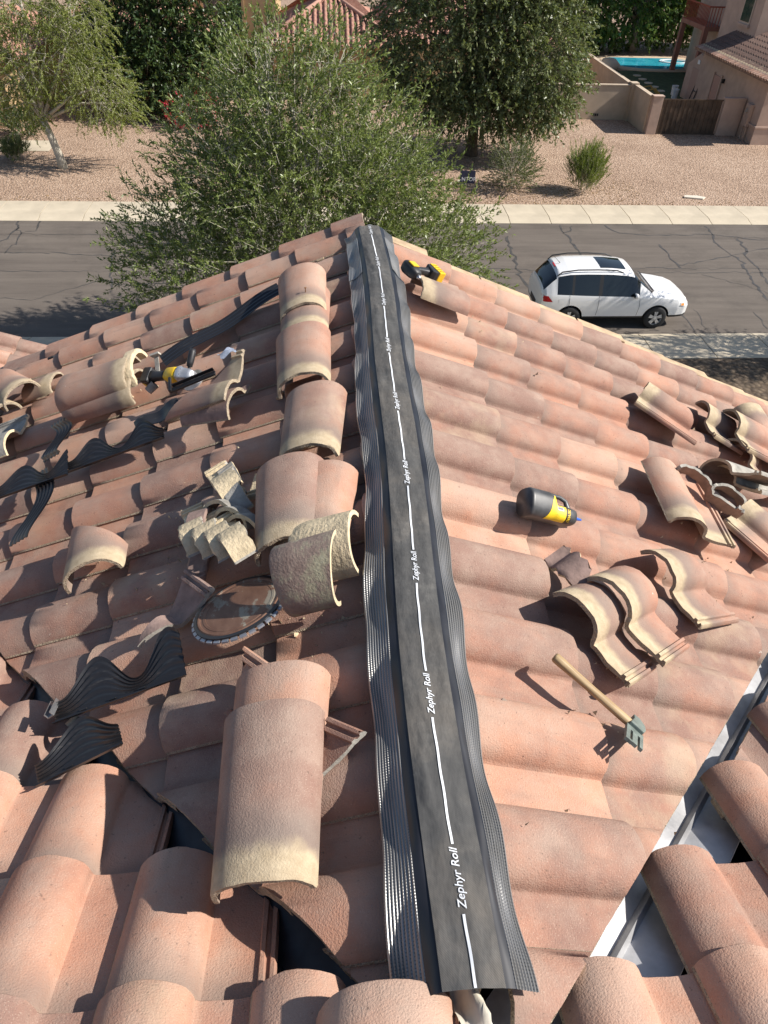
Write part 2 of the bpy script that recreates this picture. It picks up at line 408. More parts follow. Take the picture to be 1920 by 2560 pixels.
# main roof (rises towards the viewer): noses point away from the camera
mcutR = ((0, .115, 0), (-1, 1, 0)); mcutL = ((0, .262, 0), (1, 1, 0))
for c in range(-12, 12):
    xg = .378 + TW*c
    left = xg < .1
    rows = [.455+.315*i for i in range(-3, 10)] if left else [.445+.268*i for i in range(-3, 11)]
    for i, y in enumerate(rows):
        k += 1; xc = xg-.1
        if left:
            if y > -xg + .27: continue
            cuts = [mcutL] if xg < -.05 else None
            if xg > -.3 and y > .3: cuts = [mcutL]
        else:
            if y > xc + (.48 if c >= 2 else .19) or abs(xc) > 3.2: continue
            cuts = [mcutR] if y > xc + .19 else None
        if abs(xc) > 3.2 or y < -.4: continue
        if -.15 < xc < .2 and y > .25: continue
        tile('M', Vector((xg, y, ZR - S*(y-YB))), main, cuts, k*3+c)
print('TILES', TCOUNT)
# left rake row: flat-lying rake tiles over the gable edge
rk = stile_mesh('rake_tile', umin=-.002, zsc=.62, seed=9)
for r in range(0, 11):
    d = .215 + .338*r; X = -d*CS
    M = put_tile('L', Vector((X, 4.275+.193, ZR+S*X)), gable_l, r+50, lift=.036)
    me = rk if r else cut(rk, [((0,.2,0),(0,1,0))], 'rake_tile')
    o = bpy.data.objects.new('rake_tile', me); C.objects.link(o); o.parent = gable_l; o.matrix_world = M
# right rake: tan trim pieces showing behind the tile edges
TRIM = simple('rake_trim', (.44,.32,.20), .85, var=.3, vscale=12, bmp=.5, bscale=60)
for i in range(11):
    x0 = .02+.335*i; x1 = x0+.325; j = random.uniform(-.012,.012)
    z_ = lambda x: ZR - S*x
    MB().add([(x0,4.165,z_(x0)+.012+j),(x1,4.165,z_(x1)+.026+j),(x1,4.26,z_(x1)+.026+j),(x0,4.26,z_(x0)+.012+j),(x0,4.165,z_(x0)-.15),(x1,4.165,z_(x1)-.15),(x1,4.26,z_(x1)-.15),(x0,4.26,z_(x0)-.15)], [(0,1,2,3),(7,6,5,4),(0,4,5,1),(1,5,6,2),(2,6,7,3),(3,7,4,0)]).build('rake_trim', TRIM, gable, bevel=.006)
# valley flashing
def valley(name, sx, m, wg, wm, c0):
    mb = MB(); rings = []
    for t in np.linspace(0.02, 3.6, 30):
        x = sx*t; y = YB + t
        zz = ZR - S*t - .052
        d = Vector((1*sx, 1, 0)).normalized(); perp = Vector((-sx, 1, 0)).normalized()   # towards gable: +perp in y
        P = Vector((x, y, zz))
        # gable side rises towards the ridge: moving by perp q => x change -sx*q/sqrt2 => z change +S*q/sqrt2 ; main side likewise
        q = .7071*S
        rings.append([P - perp*wm + Vector((0,0,wm*q+.012)), P - perp*wm + Vector((0,0,wm*q)), P - perp*.012, P + Vector((0,0,.024)), P + perp*.012, P + perp*wg + Vector((0,0,wg*q)), P + perp*wg + Vector((0,0,wg*q+.012))])
    mb.loft(rings, cap=False, closed=False)
    return mb.build(name, m, house, smooth=False)
valley('valley_flashing', 1, METAL_W, .16, .12, 0)
DARKM = simple('shaded_valley_metal', (.035,.037,.042), .45, .3, var=.3)  # shade of the left valley put into the near-black metal colour
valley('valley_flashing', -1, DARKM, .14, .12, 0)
# lower side gable of the house seen past the left rake
sg = MB().add([(-6.2,4.9,7.55),(-2.0,4.9,5.95),(-2.0,6.75,5.95),(-6.2,6.75,7.55),(-6.2,4.9,7.5),(-2.0,4.9,5.9),(-2.0,6.75,5.9),(-6.2,6.75,7.5)], [(0,1,2,3),(7,6,5,4),(0,4,5,1),(1,5,6,2),(2,6,7,3),(3,7,4,0)]).build('side_roof_deck', FELT, house)
s2 = 1.6/4.2; c2 = 1/math.sqrt(1+s2*s2)
for r in range(11):
    for n in range(6):
        X = -5.9 + .31*c2*r; z = 7.55 - s2*(X+6.2) + .07
        if X > -2.3: continue
        M = basis(Vector((0,1,0)), Vector((-c2,0,s2*c2)), Vector((s2*c2,0,c2)), Vector((X, 6.5-TW*n, z)))
        if r < 4 and n > 2: continue
        o = bpy.data.objects.new('roof_tile', variants[(r+n) % 4]); C.objects.link(o); o.parent = sg; o.matrix_world = M
#SECTION_ROOF_END
# ------------------------------------------------------------------ RIDGE ROLL
def fabric_mat():
    m, nt, b = newmat('roll_fabric'); b.inputs['Roughness'].default_value = .8; b.inputs['Specular IOR Level'].default_value = .35
    tc = nt.nodes.new('ShaderNodeTexCoord').outputs['Object']
    f = noise(nt, tc, 7, 6, .7); f2 = noise(nt, tc, 40, 4, .6)
    c = ramp(nt, math_(nt,'ADD',math_(nt,'MULTIPLY',f,.7),math_(nt,'MULTIPLY',f2,.3)), [(.30, (.062,.062,.061)), (.55, (.100,.098,.094)), (.74, (.185,.178,.162))])
    du = ramp(nt, noise(nt, tc, 3.3, 5, .7), [(.46,(0,0,0)),(.72,(1,1,1))]); c = mixc(nt, math_(nt,'MULTIPLY',du,.45), c, (.24,.205,.165))
    # woven diagonal
    mp = N(nt, 'ShaderNodeMapping'); nt.links.new(tc, mp.inputs[0]); mp.inputs['Rotation'].default_value = (0,0,.75)
    wv = N(nt, 'ShaderNodeTexWave'); wv.inputs['Scale'].default_value = 130; nt.links.new(mp.outputs[0], wv.inputs['Vector'])
    nt.links.new(mixc(nt, .35, c, wv.outputs[0], 'MULTIPLY'), b.inputs['Base Color'])
    p = bump(nt, b, wv.outputs[0], .25, .002)
    mp2 = N(nt, 'ShaderNodeMapping'); nt.links.new(tc, mp2.inputs[0]); mp2.inputs['Scale'].default_value = (2.2,1,1)
    bump(nt, b, noise(nt, mp2.outputs[0], 13, 3, .5), .45, .012, p); return m
FAB = fabric_mat()
BUTYL = simple('butyl_strip', (.018,.019,.024), .42, var=.3, vscale=10)
def flange_mat():
    m, nt, b = newmat('pleated_aluminium'); b.inputs['Metallic'].default_value = .45; b.inputs['Roughness'].default_value = .36
    tc = nt.nodes.new('ShaderNodeTexCoord').outputs['Object']
    sep = nt.nodes.new('ShaderNodeSeparateXYZ'); nt.links.new(tc, sep.inputs[0])
    # rows of small embossed cells along the pleats
    a = math_(nt,'SINE', math_(nt,'MULTIPLY', sep.outputs[1], 2*math.pi/.0062)); 
    bb = math_(nt,'SINE', math_(nt,'MULTIPLY', sep.outputs[0], 2*math.pi/.0074))
    cell = math_(nt,'MULTIPLY', math_(nt,'MULTIPLY_ADD',a,.5,.5), math_(nt,'MULTIPLY_ADD',bb,.5,.5))
    k = ramp(nt, cell, [(.45, (.29,.29,.285)), (.85, (.15,.15,.15))])
    d = ramp(nt, noise(nt, tc, 11, 4, .6), [(.45,(0,0,0)),(.75,(1,1,1))])
    nt.links.new(mixc(nt, math_(nt,'MULTIPLY',d,.25), k, (.20,.17,.13)), b.inputs['Base Color'])
    bump(nt, b, cell, .35, .002); return m
FLG = flange_mat()
from mathutils.noise import noise as _mn
def mnoise(p): return _mn(Vector(p))
def rollpt(x, y):
    ax = abs(x); sgn = 1 if x > 0 else -1
    cen = .076 - 1.7*x*x + .005*mnoise((3.1, y*1.3, .5)) + .0055*mnoise((x*16, y*4.5, 1.7)) + .0030*mnoise((x*38, y*9, 4.2)) + .0022*max(0, mnoise((x*60+y*9, y*5, 7.7))) 
    bw = .058
    ph = (y - G_R - .10)/TW if sgn > 0 else (y - G_L - .097)/TW
    und = .5+.5*math.cos(2*math.pi*ph)
    edge = -S*ax + (.056 if sgn > 0 else .058) + (.032 if sgn > 0 else .022)*und + .006*math.sin(y*9.7+1)
    t = min(1, max(0, (ax-bw)/.062)); t = t*t*(3-2*t)
    return ZR + cen*(1-t) + edge*t
def rollx(x, y):
    e = max(0, (abs(x)-.06)/.1)
    return x + e*(.007*math.sin(y*6.3+(0 if x > 0 else 2)) + .003*math.sin(y*20.6)) - .010*math.sin(y*1.6)*1.0 + .006*math.sin(y*3.9+.5)
roll = empty('ridge_vent_roll', (0,.39,ZR)); roll.location = (0,0,0)
tag(roll, 'black ridge vent roll with white printed line unrolled along the bare ridge', 'ridge roll')
Y0, Y1 = .388, 4.13
def sheet(name, xs, m, lift=0.0, pleat=0, ny=560, y0=Y0, y1=Y1, edge=None):
    ys = np.linspace(y0, y1, ny); V = []
    for y in ys:
        for i, x in enumerate(xs):
            z = rollpt(x, y) + lift + (pleat*(1 if i % 2 else -1))
            V.append((rollx(x, y), y, z))
    n = len(xs); F = [(j*n+i, j*n+i+1, (j+1)*n+i+1, (j+1)*n+i) for j in range(ny-1) for i in range(n-1)]
    o = obj(name, mesh(name, V, F, smooth=(pleat == 0)), m, roll); return o
sheet('fabric_band', np.linspace(-.061, .056, 26), FAB, .0025)
sheet('butyl_strip', np.linspace(-.086, -.055, 8), BUTYL); sheet('butyl_strip', np.linspace(.051, .075, 6), BUTYL)
sheet('pleated_flange', np.linspace(-.143, -.083, 19), FLG, pleat=.0018)
sheet('pleated_flange', np.linspace(.073, .121, 17), FLG, pleat=.0021)
# short overlapping lengths near the far end
for xs in (np.linspace(-.146,-.082,19), np.linspace(.070,.125,17)):
    sheet('pleated_flange', xs, FLG, .004, .0012, ny=80, y0=3.55, y1=3.98)
INK = simple('white_ink', (.80,.82,.84), .6)
def text_mesh(body, size, shear=.22, cx=True, weight=0.0):
    cu = bpy.data.curves.new('t', 'FONT'); cu.body = body; cu.size = size; cu.shear = shear; cu.align_x = 'CENTER' if cx else 'LEFT'; cu.align_y = 'CENTER'; cu.offset = weight; cu.resolution_u = 3
    o = bpy.data.objects.new('t', cu); C.objects.link(o); bpy.context.view_layer.update()
    me = bpy.data.meshes.new_from_object(o.evaluated_get(bpy.context.evaluated_depsgraph_get())); bpy.data.objects.remove(o); bpy.data.curves.remove(cu)
    return me
tm = text_mesh('Zephyr Roll', .0245, .25, weight=.0002)
bmt = bmesh.new(); bmt.from_mesh(tm); bmesh.ops.triangulate(bmt, faces=bmt.faces); bmt.to_mesh(tm); bmt.free()
for kk in range(10):
    yc = .581 + .4335*kk
    if yc < 4.3:
        V = [(rollx(-v.co.y*.92, yc+v.co.x), yc+v.co.x, rollpt(-v.co.y*.92, yc+v.co.x)+.0048) for v in tm.vertices]
        if yc + .07 < Y1: obj('lettering', mesh('lettering', V, [tuple(p.vertices) for p in tm.polygons]), INK, roll)
    a, b = yc+.068, min(yc+.4335-.068, Y1-.003)
    if kk == 0: a0, b0 = Y0+.001, yc-.068; segs = [(a0, b0), (a, b)]
    else: segs = [(a, b)]
    for a, b in segs:
        if b-a < .02: continue
        ys = np.linspace(a, b, 24); V = []; 
        for y in ys:
            for x in (-.0030, .0022): V.append((rollx(x,y)+.0006*math.sin(y*60), y, rollpt(x,y)+.0045))
        obj('printed_line', mesh('printed_line', V, [(2*i,2*i+1,2*i+3,2*i+2) for i in range(23)]), INK, roll)
# ridge board under the roll
WOODO = simple('old_wood', (.42,.33,.21), .85, var=.3, vscale=14)
MB().box((-.02,.405,ZR-.08),(.02,4.10,ZR+.035)).build('ridge_board', WOODO, house)
PAPER = simple('torn_paper', (.60,.55,.45), .8, var=.12, vscale=20)
# white scrap of flashing at the far ridge end
tag(MB().loft([[(-.05+.10*t, 4.135, ZR+.075-.05*(2*t-1)**2) for t in np.linspace(0,1,9)]+[(.05-.10*t, 4.135, ZR+.070-.05*(2*t-1)**2) for t in np.linspace(0,1,9)], [(-.05+.10*t, 4.22, ZR+.05-.05*(2*t-1)**2) for t in np.linspace(0,1,9)]+[(.05-.10*t, 4.22, ZR+.045-.05*(2*t-1)**2) for t in np.linspace(0,1,9)]]).build('flashing_cap', METAL_W), 'small white curved metal cap at the far end of the ridge', 'flashing')
# torn paper flaps and tile ends below the near end of the roll
def crumple(name, p, sx, sy, rz, label, m, seed, amp=.02):
    rn = np.random.default_rng(seed); n = 9; V = []
    ph = rn.uniform(0, 6, 6)
    for j in range(n):
        for i in range(n):
            x = (i/(n-1)-.5)*sx; y = (j/(n-1)-.5)*sy
            z = amp*(math.sin(x*40/sx*.12+ph[0])*.5+math.sin(y*9/sy+ph[1])*.5+.6*math.sin((x/sx+y/sy)*6+ph[2])) + rn.normal()*amp*.08
            ex = 1+ (rn.uniform(-.12,.05) if i in (0,n-1) or j in (0,n-1) else 0)
            V.append((x*ex, y*ex, z))
    F = [(j*n+i,j*n+i+1,(j+1)*n+i+1,(j+1)*n+i) for j in range(n-1) for i in range(n-1)]
    b_ = len(V); V += [(x,y,z-.0012) for x,y,z in V]; F += [tuple(reversed([q+b_ for q in f])) for f in F]
    o = obj(name, mesh(name, V, F, True), m); o.matrix_world = Matrix.Translation(p) @ Matrix.Rotation(rz, 4, 'Z') @ Matrix.Rotation(-.25, 4, 'X'); tag(o, label, 'paper'); return o
crumple('torn_paper', Vector((-.005,.345,ZR+.035)), .055, .16, .1, 'torn cream paper flap sticking out under the near end of the roll', PAPER, 3)
crumple('torn_paper', Vector((.030,.315,ZR+.01)), .045, .08, -.5, 'small white paper scrap right of the torn cream flap', simple('white_paper',(.75,.74,.70),.7), 5)

# ------------------------------------------------------------------ LOOSE TILES
def lay(o, side, A, B, off, anchor=(0,0,0), rot=(0,0,0), axis='V'):
    """A->B (pixels, on the roof plane raised by off) gives the local +y direction; local anchor sits at A"""
    n = PLN[side][0]; a = on(side, A, off); b = on(side, B, off); V = (b-a); V -= n*V.dot(n); V.normalize()
    if axis == 'V': M = basis(V.cross(n), V, n, a)
    else: M = basis(V, n.cross(V), n, a)
    M = M @ Matrix.Rotation(rot[2],4,'Z') @ Matrix.Rotation(rot[0],4,'X') @ Matrix.Rotation(rot[1],4,'Y') @ Matrix.Translation(-Vector(anchor))
    o.matrix_world = M; return o
BAR = [barrel_mesh('ridge_tile', seed=i, jag=.002) for i in range(3)]
def thing_mesh(name, me, label, cat='tile', group=None):
    o = bpy.data.objects.new(name, me); C.objects.link(o); tag(o, label, cat, group); return o
def barrel(near, far_dy, X, label, me=None, rz=0.0, lift=0.0, tilt=0.0, head_near=True, z=None, pitch=0.0):
    o = thing_mesh('ridge_tile', me or BAR[len(label) % 3], label, 'roof tile', 'ridge tiles laid ready along the ridge')
    n = PLN['L'][0]
    zz = (ZR - S*abs(X) + .078 + lift) if z is None else z
    # local +y (head, tan) points to the viewer
    R = Matrix.Rotation(math.pi+rz, 4, 'Z') @ Matrix.Rotation(tilt, 4, 'Y') @ Matrix.Rotation(pitch, 4, 'X')
    o.matrix_world = Matrix.Translation((X, near, zz)) @ R @ Matrix.Translation((0,-.42,0)); return o
T = -math.atan(S)*.85
barrel(3.27, 0, -.365, 'loose ridge tile with a nail in it, farthest of the row beside the ridge', BAR[0], .03, tilt=-T, lift=.012, pitch=-.03)
barrel(3.10, 0, -.36, 'ridge tile mostly hidden under the farthest tile of the row', BAR[1], .0, tilt=-T, lift=-.012)
barrel(2.63, 0, -.352, 'second loose ridge tile from the far end, tan arched end towards us', BAR[1], .02, tilt=-T, lift=.004, pitch=-.02)
barrel(2.12, 0, -.325, 'third loose ridge tile from the far end, slightly skewed, standing alone', BAR[2], -.06, tilt=-T)
barrel(1.60, 0, -.320, 'lower ridge tile of the stacked pair beside the roll', BAR[0], -.12, tilt=-T, lift=-.005)
barrel(1.63, 0, -.378, 'upper ridge tile of the stacked pair beside the roll', BAR[1], .02, tilt=-T, lift=.03)
barrel(.62, 0, -.402, 'large nearest ridge tile with a chipped tan end and white spots', barrel_mesh('ridge_tile', L=.42, W0=.262, W1=.235, seed=4), -.02, tilt=-T*.8, lift=.03, pitch=-.04)
barrel(.76, 0, -.40, 'ridge tile whose pink end shows behind the large nearest ridge tile', BAR[2], -.04, tilt=-T*.8, lift=.008)
# big rounded tile at the bottom edge of the picture
o = thing_mesh('ridge_tile', barrel_mesh('ridge_tile', W0=.265, W1=.255, H=.115, seed=8), 'rounded hip tile at the bottom edge just below the roll', 'roof tile')
o.matrix_world = Matrix.Translation((-.160,.380,ZR-.045)) @ Matrix.Rotation(math.pi,4,'Z') @ Matrix.Rotation(math.atan(S)*.85,4,'X')
# nail in the farthest tile
STEEL = simple('steel', (.45,.45,.46), .35, .9, var=.15)
RUST = simple('rusty_nail', (.25,.12,.05), .7, .3)
o = MB().tube([(0,0,0),(0,0,.035)], .0022, 6).tube([(0,0,.035),(0,0,.037)], .006, 8).build('nail', RUST); o.matrix_world = Matrix.Translation((-.357,3.36,ZR+.02)); tag(o, 'rusty nail sticking up from the farthest ridge tile', 'nail')

def spiece(label, side, A, B, off=.085, v0=0.0, v1=.42, cuts=(), anchor=(0.02,0,0), rot=(0,0,0), seed=1, jag=.0, name='loose_tile', group=None, mats=None, jag0=.0, jag1=.0, umin=None):
    me = stile_mesh(name, v0=v0, v1=v1, seed=seed, drop=0, nv=5, jag0=jag0, jag1=jag1, umin=umin)
    if cuts:
        m2 = cut(me, cuts, name, jag)
        if m2 is None: print('EMPTY CUT', label)
        me = m2 or me
    if mats: 
        for i, m in enumerate(mats): me.materials[i] = m
    o = thing_mesh(name, me, label, 'roof tile', group); lay(o, side, A, B, off, anchor, rot); return o
def bpiece(label, side, A, B, off=.085, cuts=(), anchor=(0,0,0), rot=(0,0,0), seed=1, jag=.0, name='broken_ridge_tile', chord=False, **kw):
    mats = kw.pop('mats', None)
    me = barrel_mesh(name, seed=seed, **kw)
    if cuts:
        m2 = cut(me, cuts, name, jag)
        if m2 is None: print('EMPTY CUT', label)
        me = m2 or me
    if mats:
        for i, m in enumerate(mats): me.materials[i] = m
    o = thing_mesh(name, me, label, 'roof tile')
    if chord:      # A, B: left and right foot of the near (head) end
        n = PLN[side][0]; a = on(side, A, off); b = on(side, B, off); u = (a-b).normalized(); V = n.cross(u)
        o.matrix_world = basis(u, V, n, (a+b)/2) @ Matrix.Rotation(rot[0],4,'X') @ Matrix.Rotation(rot[1],4,'Y') @ Matrix.Translation((0,-.42,0))
    else: lay(o, side, A, B, off, anchor, rot)
    return o
# ---- right slope
spiece('whole curved tile with tan near end lying askew beside the grooved rib, right slope', 'R', z6(1265,170), z6(1395,430), .10, anchor=(0.0,0.03,0), seed=11, rot=(0,.03,0))
spiece('cut tile half nearest the hammer handle, its tan S-shaped edge facing the roll', 'R', z6(960,820), z6(800,860), .085, v0=.235, v1=.42, anchor=(.02,.31,0), seed=12, rot=(0.06,-.03,.15), jag1=.003)
spiece('upper cut tile half lapping over the one by the hammer, pink back side', 'R', z6(1100,745), z6(960,790), .115, v0=.20, v1=.42, anchor=(.02,.30,0), seed=13, rot=(.10,-.02,.12), jag1=.003)
spiece('long cut tile behind the two lapped halves, dark S-shaped edge at its left', 'R', z6(1330,650), z6(1160,650), .088, v0=.16, v1=.42, cuts=[((0,.20,0),(.35,-1,0))], anchor=(.0,.29,0), seed=14, rot=(.03,0,.10), jag1=.003)
spiece('tile with cream head lying diagonally, left of the rubble at the right edge', 'R', z4(1240,830), z4(1100,735), .095, anchor=(.03,.22,0), v0=.05, seed=15, rot=(0,.05,0), cuts=[((0,.1,0),(.5,-1,0))], jag=.004)
spiece('short tile piece with cream head between the diagonal tile and the right edge', 'R', z4(1430,870), z4(1350,830), .09, v0=.20, anchor=(.03,.33,0), seed=16, rot=(.12,0,.1))
spiece('whole tile propped up over a dark gap at the right edge', 'R', z4(1600,935), z4(1480,890), .13, anchor=(.02,.25,0), seed=17, rot=(.10,-.06,0))
bpiece('dark arched tile leaning behind the propped tile at the right edge', 'R', z4(1600,890), z4(1560,850), .10, cuts=[((0,.16,0),(0,-1,0))], anchor=(0,.28,0), rot=(.2,0,0), seed=18)
GREYT = simple('grey_weathered_concrete', (.33,.31,.27), .95, var=.35, vscale=18, bmp=.5, bscale=110)
CREAM = simple('cream_mortar', (.60,.49,.32), .95, var=.22, vscale=26, bmp=.7, bscale=90, bdist=.006)
PURP = simple('purple_brown_back', (.27,.185,.155), .9, var=.3, vscale=20, bmp=.4, bscale=110)
spiece('thin S-shaped slice standing on edge across the whole tile on the right slope', 'R', z6(1400,210), z6(1385,250), .15, v0=0, v1=.055, anchor=(.02,.02,0.03), seed=19, rot=(1.15,0,.10), mats=(GREYT,GREYT,UNDER), jag0=.006, jag1=.008)
spiece('second S-shaped slice half hidden under the standing slice at right', 'R', z6(1480,235), z6(1470,270), .12, v0=0, v1=.05, anchor=(.10,.02,0.03), seed=20, rot=(1.0,0,.2), mats=(GREYT,GREYT,UNDER), jag0=.006, jag1=.008)
spiece('tile with tan end lying under the standing slice at the right edge', 'R', z6(1640,430), z6(1560,330), .085, anchor=(.0,.25,0), seed=21, rot=(0,0,.5), cuts=[((0,.15,0),(0,-1,0))])
spiece('pale grey ribbed tile slice pile at the right edge, upper piece', 'R', z6(1560,160), z6(1430,120), .14, v0=.02, v1=.28, anchor=(0.02,.15,0), seed=22, rot=(.05,.7,.05), mats=(GREYT,CREAM,UNDER))
spiece('pale grey tile slice lying under the ribbed one at the right edge', 'R', z6(1590,200), z6(1470,170), .10, v0=.05, v1=.30, anchor=(0.02,.15,0), seed=23, rot=(.0,.45,.0), mats=(GREYT,CREAM,UNDER))
spiece('curved brown tile scrap in the shade under the propped tile', 'R', z4(1550,1000), z4(1500,985), .07, v0=.3, v1=.42, anchor=(.08,.36,0), seed=24, umin=-.04, rot=(.2,0,.3))
spiece('wedge-shaped tile offcut beside the grey slices at the right edge', 'R', z6(1600,240), z6(1520,215), .11, v0=.2, v1=.42, anchor=(.0,.3,0), seed=25, cuts=[((-.02,.3,0),(1,.3,0))], rot=(0,-.25,0))
spiece('small broken three-pointed tile chunk above the lapped halves', 'R', z6(810,565), z6(830,500), .10, v0=.33, v1=.42, anchor=(.05,.37,.03), seed=26, umin=-.06, cuts=[((.11,.375,0),(1,.6,0))], rot=(.7,.2,-.5), mats=(PURP,CREAM,GREYT), jag0=.006, jag1=.008)
bpiece('short arched tile under the cordless driver on the right slope', 'R', z4(235,322), z4(150,290), .075, cuts=[((0,.15,0),(0,-1,0))], anchor=(0,.285,0), rot=(0,.12,0), seed=27, jag=.004, H=.075)
# ---- left slope
bpiece('ridge tile cut diagonally with tan end towards us, alone at left', 'L', z5(250,690), z5(580,530), .085, cuts=[((.13,.08,0),(-.8,-1,0))], seed=31, H=.10, chord=True, rot=(.06,0,0))
LICH = None
def lichen():
    m, nt, b = newmat('lichen_tile'); b.inputs['Roughness'].default_value = .9
    tc = nt.nodes.new('ShaderNodeTexCoord').outputs['Object']
    c = ramp(nt, noise(nt, tc, 11, 6, .7), [(.32, (.17,.115,.095)), (.50, (.27,.20,.16)), (.62, (.36,.33,.22)), (.75, (.45,.42,.30))])
    nt.links.new(c, b.inputs['Base Color']); bump(nt, b, noise(nt, tc, 120, 4), .5, .005); return m
LICH = lichen()
bpiece('greenish lichen-stained ridge tile leaning on the mortar-covered one', 'L', z5(1270,735), z5(1545,665), .075, cuts=[((0,.175,0),(.25,1,0))], anchor=(.09,0,0), rot=(0,.95,0), seed=32, mats=(LICH,CREAM,UNDER), W0=.22, W1=.22, H=.085, th=.013)
bpiece('ridge tile end caked with cream mortar behind the lichen-stained tile', 'L', z5(1300,530), z5(1560,470), .085, cuts=[((0,.20,0),(0,1,0))], anchor=(.02,0,0), rot=(0,.25,0), seed=33, mats=(CREAM,CREAM,UNDER), W0=.22, W1=.22, H=.09)
names = ['bottom slice of the small stack of cut S-shaped tile slices', 'second slice from the bottom of the cut slice stack', 'third slice from the bottom of the cut slice stack', 'top slice of the cut slice stack with a bright cream edge']
for i in range(4):
    spiece(names[i], 'L', z5(800+52*i,410+14*i), z5(950+52*i,325+14*i), .110+.012*i, v0=.0, v1=.085, anchor=(.02,.0,0), seed=40+i, rot=(-.10,-.12,.06*i), mats=(CREAM,GREYT,GREYT), jag0=.003, jag1=.004, name='tile_slice', group='stack of cut tile slices')
spiece('flat slice lying under the cut slice stack', 'L', z5(870,470), z5(780,480), .085, v0=0, v1=.07, anchor=(.0,.03,0), seed=45, rot=(.1,0,.3), mats=(PURP,GREYT,GREYT), name='tile_slice')
for i in range(3):
    spiece(['upper dark slice leaning behind the cut slice stack','middle dark slice leaning behind the cut slice stack','lower dark slice leaning behind the cut slice stack'][i], 'L', z5(985+50*i,300+32*i), z5(900+50*i,330+32*i), .11, v0=0, v1=.05, anchor=(.08,.02,.03), seed=46+i, rot=(.7,0,.9), umin=.0, mats=(GREYT,CREAM,UNDER), name='tile_slice')
spiece('S-shaped slice with cream broken edges above the cut slice stack', 'L', z5(930,215), z5(1080,140), .095, v0=0, v1=.09, anchor=(.02,.0,0), seed=50, rot=(-.05,-.1,.25), mats=(CREAM,GREYT,GREYT), jag1=.008, name='tile_slice')
spiece('thin slice lying under the cream-edged slice above the stack', 'L', z5(980,225), z5(1100,160), .08, v0=0, v1=.07, anchor=(.0,.0,0), seed=51, rot=(.1,0,.1), mats=(GREYT,CREAM,UNDER), name='tile_slice')
spiece('cream flat tile scrap beside the stacked pair of ridge tiles', 'L', z5(1150,165), z5(1100,180), .075, v0=.30, v1=.42, anchor=(-.05,.36,0), seed=52, cuts=[((.0,0,0),(1,0,0))], rot=(0,.1,0), mats=(CREAM,CREAM,UNDER))
spiece('dark wedge of broken tile with a raised rim left of the disc', 'L', z5(795,580), z5(930,680), .14, v0=0, v1=.17, anchor=(-.135,0,.0), seed=53, cuts=[((-.14,0,0),(.33,-1,0)),((-.14,.17,0),(.30,1,0)),((.12,0,0),(1,0,0))], rot=(0,.30,0), mats=(PURP,GREYT,GREYT), jag=.004)
spiece('triangular tile scrap with double rib, tucked behind the large nearest ridge tile', 'L', z5(1040,915), z5(1145,990), .10, v0=0, v1=.15, anchor=(-.135,0,0), seed=54, cuts=[((-.155,0,0),(.75,-1,0)),((.02,0,0),(1,0,0))], rot=(0,.15,0), mats=(TILE,GREYT,GREYT), jag=.003)
spiece('triangular ribbed tile scrap right of the large nearest ridge tile', 'L', z7(1405,190), z7(1535,245), .09, v0=0, v1=.12, anchor=(-.135,0,0), seed=55, cuts=[((-.155,.12,0),(.5,1,0)),((.0,0,0),(1,0,0))], rot=(0,.15,0), mats=(TILE,GREYT,GREYT), jag=.003)
spiece('broken tile with tan end, upper of the two beside the grinder', 'L', z3(910,725), z3(1060,665), .150, v0=.06, v1=.42, anchor=(.03,.27,0), seed=56, cuts=[((-.155,.40,0),(-1,-.95,0)),((.17,0,0),(1,.1,0))], rot=(.05,.40,-.38), jag=.003)
spiece('broken dark tile piece under the one beside the grinder', 'L', z3(930,790), z3(1050,770), .095, v0=.14, v1=.40, anchor=(.08,.27,0), seed=57, cuts=[((-.0,.30,0),(-1,-.6,0))], rot=(.0,.05,0), mats=(PURP,RAW,UNDER))
bpiece('weathered ridge tile on top of another one at the far left, mortar at its end', 'L', z3(320,740), z3(600,650), .155, anchor=(0,.03,0), rot=(0,.12,0), seed=58, mats=None)
bpiece('ridge tile lying under the weathered one left of the grinder', 'L', z3(350,790), z3(620,710), .095, anchor=(0,.03,0), rot=(0,.10,0), seed=59)
bpiece('cream mortar ring stuck on the end of the weathered ridge tile', 'L', z3(590,640), z3(640,622), .145, cuts=[((0,.36,0),(0,-1,0))], anchor=(0,.38,0), rot=(0,.1,0), seed=60, mats=(CREAM,CREAM,CREAM), W0=.25, W1=.25, H=.105, th=.024, name='mortar_ring', jag=.012)
bpiece('ridge tile with broken tan end pointing right at the left edge', 'L', z3(60,735), z3(200,800), .135, cuts=[], anchor=(0,.25,0), rot=(0,0,0), seed=61)
bpiece('lower ridge tile with mortar under its neighbour at the left edge', 'L', z3(0,840), z3(90,870), .10, cuts=[], anchor=(0,.33,0), rot=(0,0,0), seed=62)
bpiece('short arched tile scrap between the left edge and the weathered ridge tile', 'L', z3(180,715), z3(250,690), .075, cuts=[((0,.22,0),(0,-1,0))], anchor=(0,.3,0), seed=63, W0=.19, W1=.19, H=.06)
bpiece('pale mortar hoop lying flat near the left edge', 'L', z3(150,690), z3(175,672), .09, cuts=[((0,.39,0),(0,-1,0))], anchor=(0,.40,0), rot=(1.2,0,0), seed=64, mats=(CREAM,CREAM,CREAM), W0=.14, W1=.14, H=.06, th=.02, name='mortar_ring')
spiece('flat tile scrap under the ridge tiles at the left edge', 'L', z3(20,925), z3(60,910), .09, v0=0, v1=.2, anchor=(0,.1,0), seed=65, mats=(GREYT,CREAM,UNDER), rot=(0,.05,0))
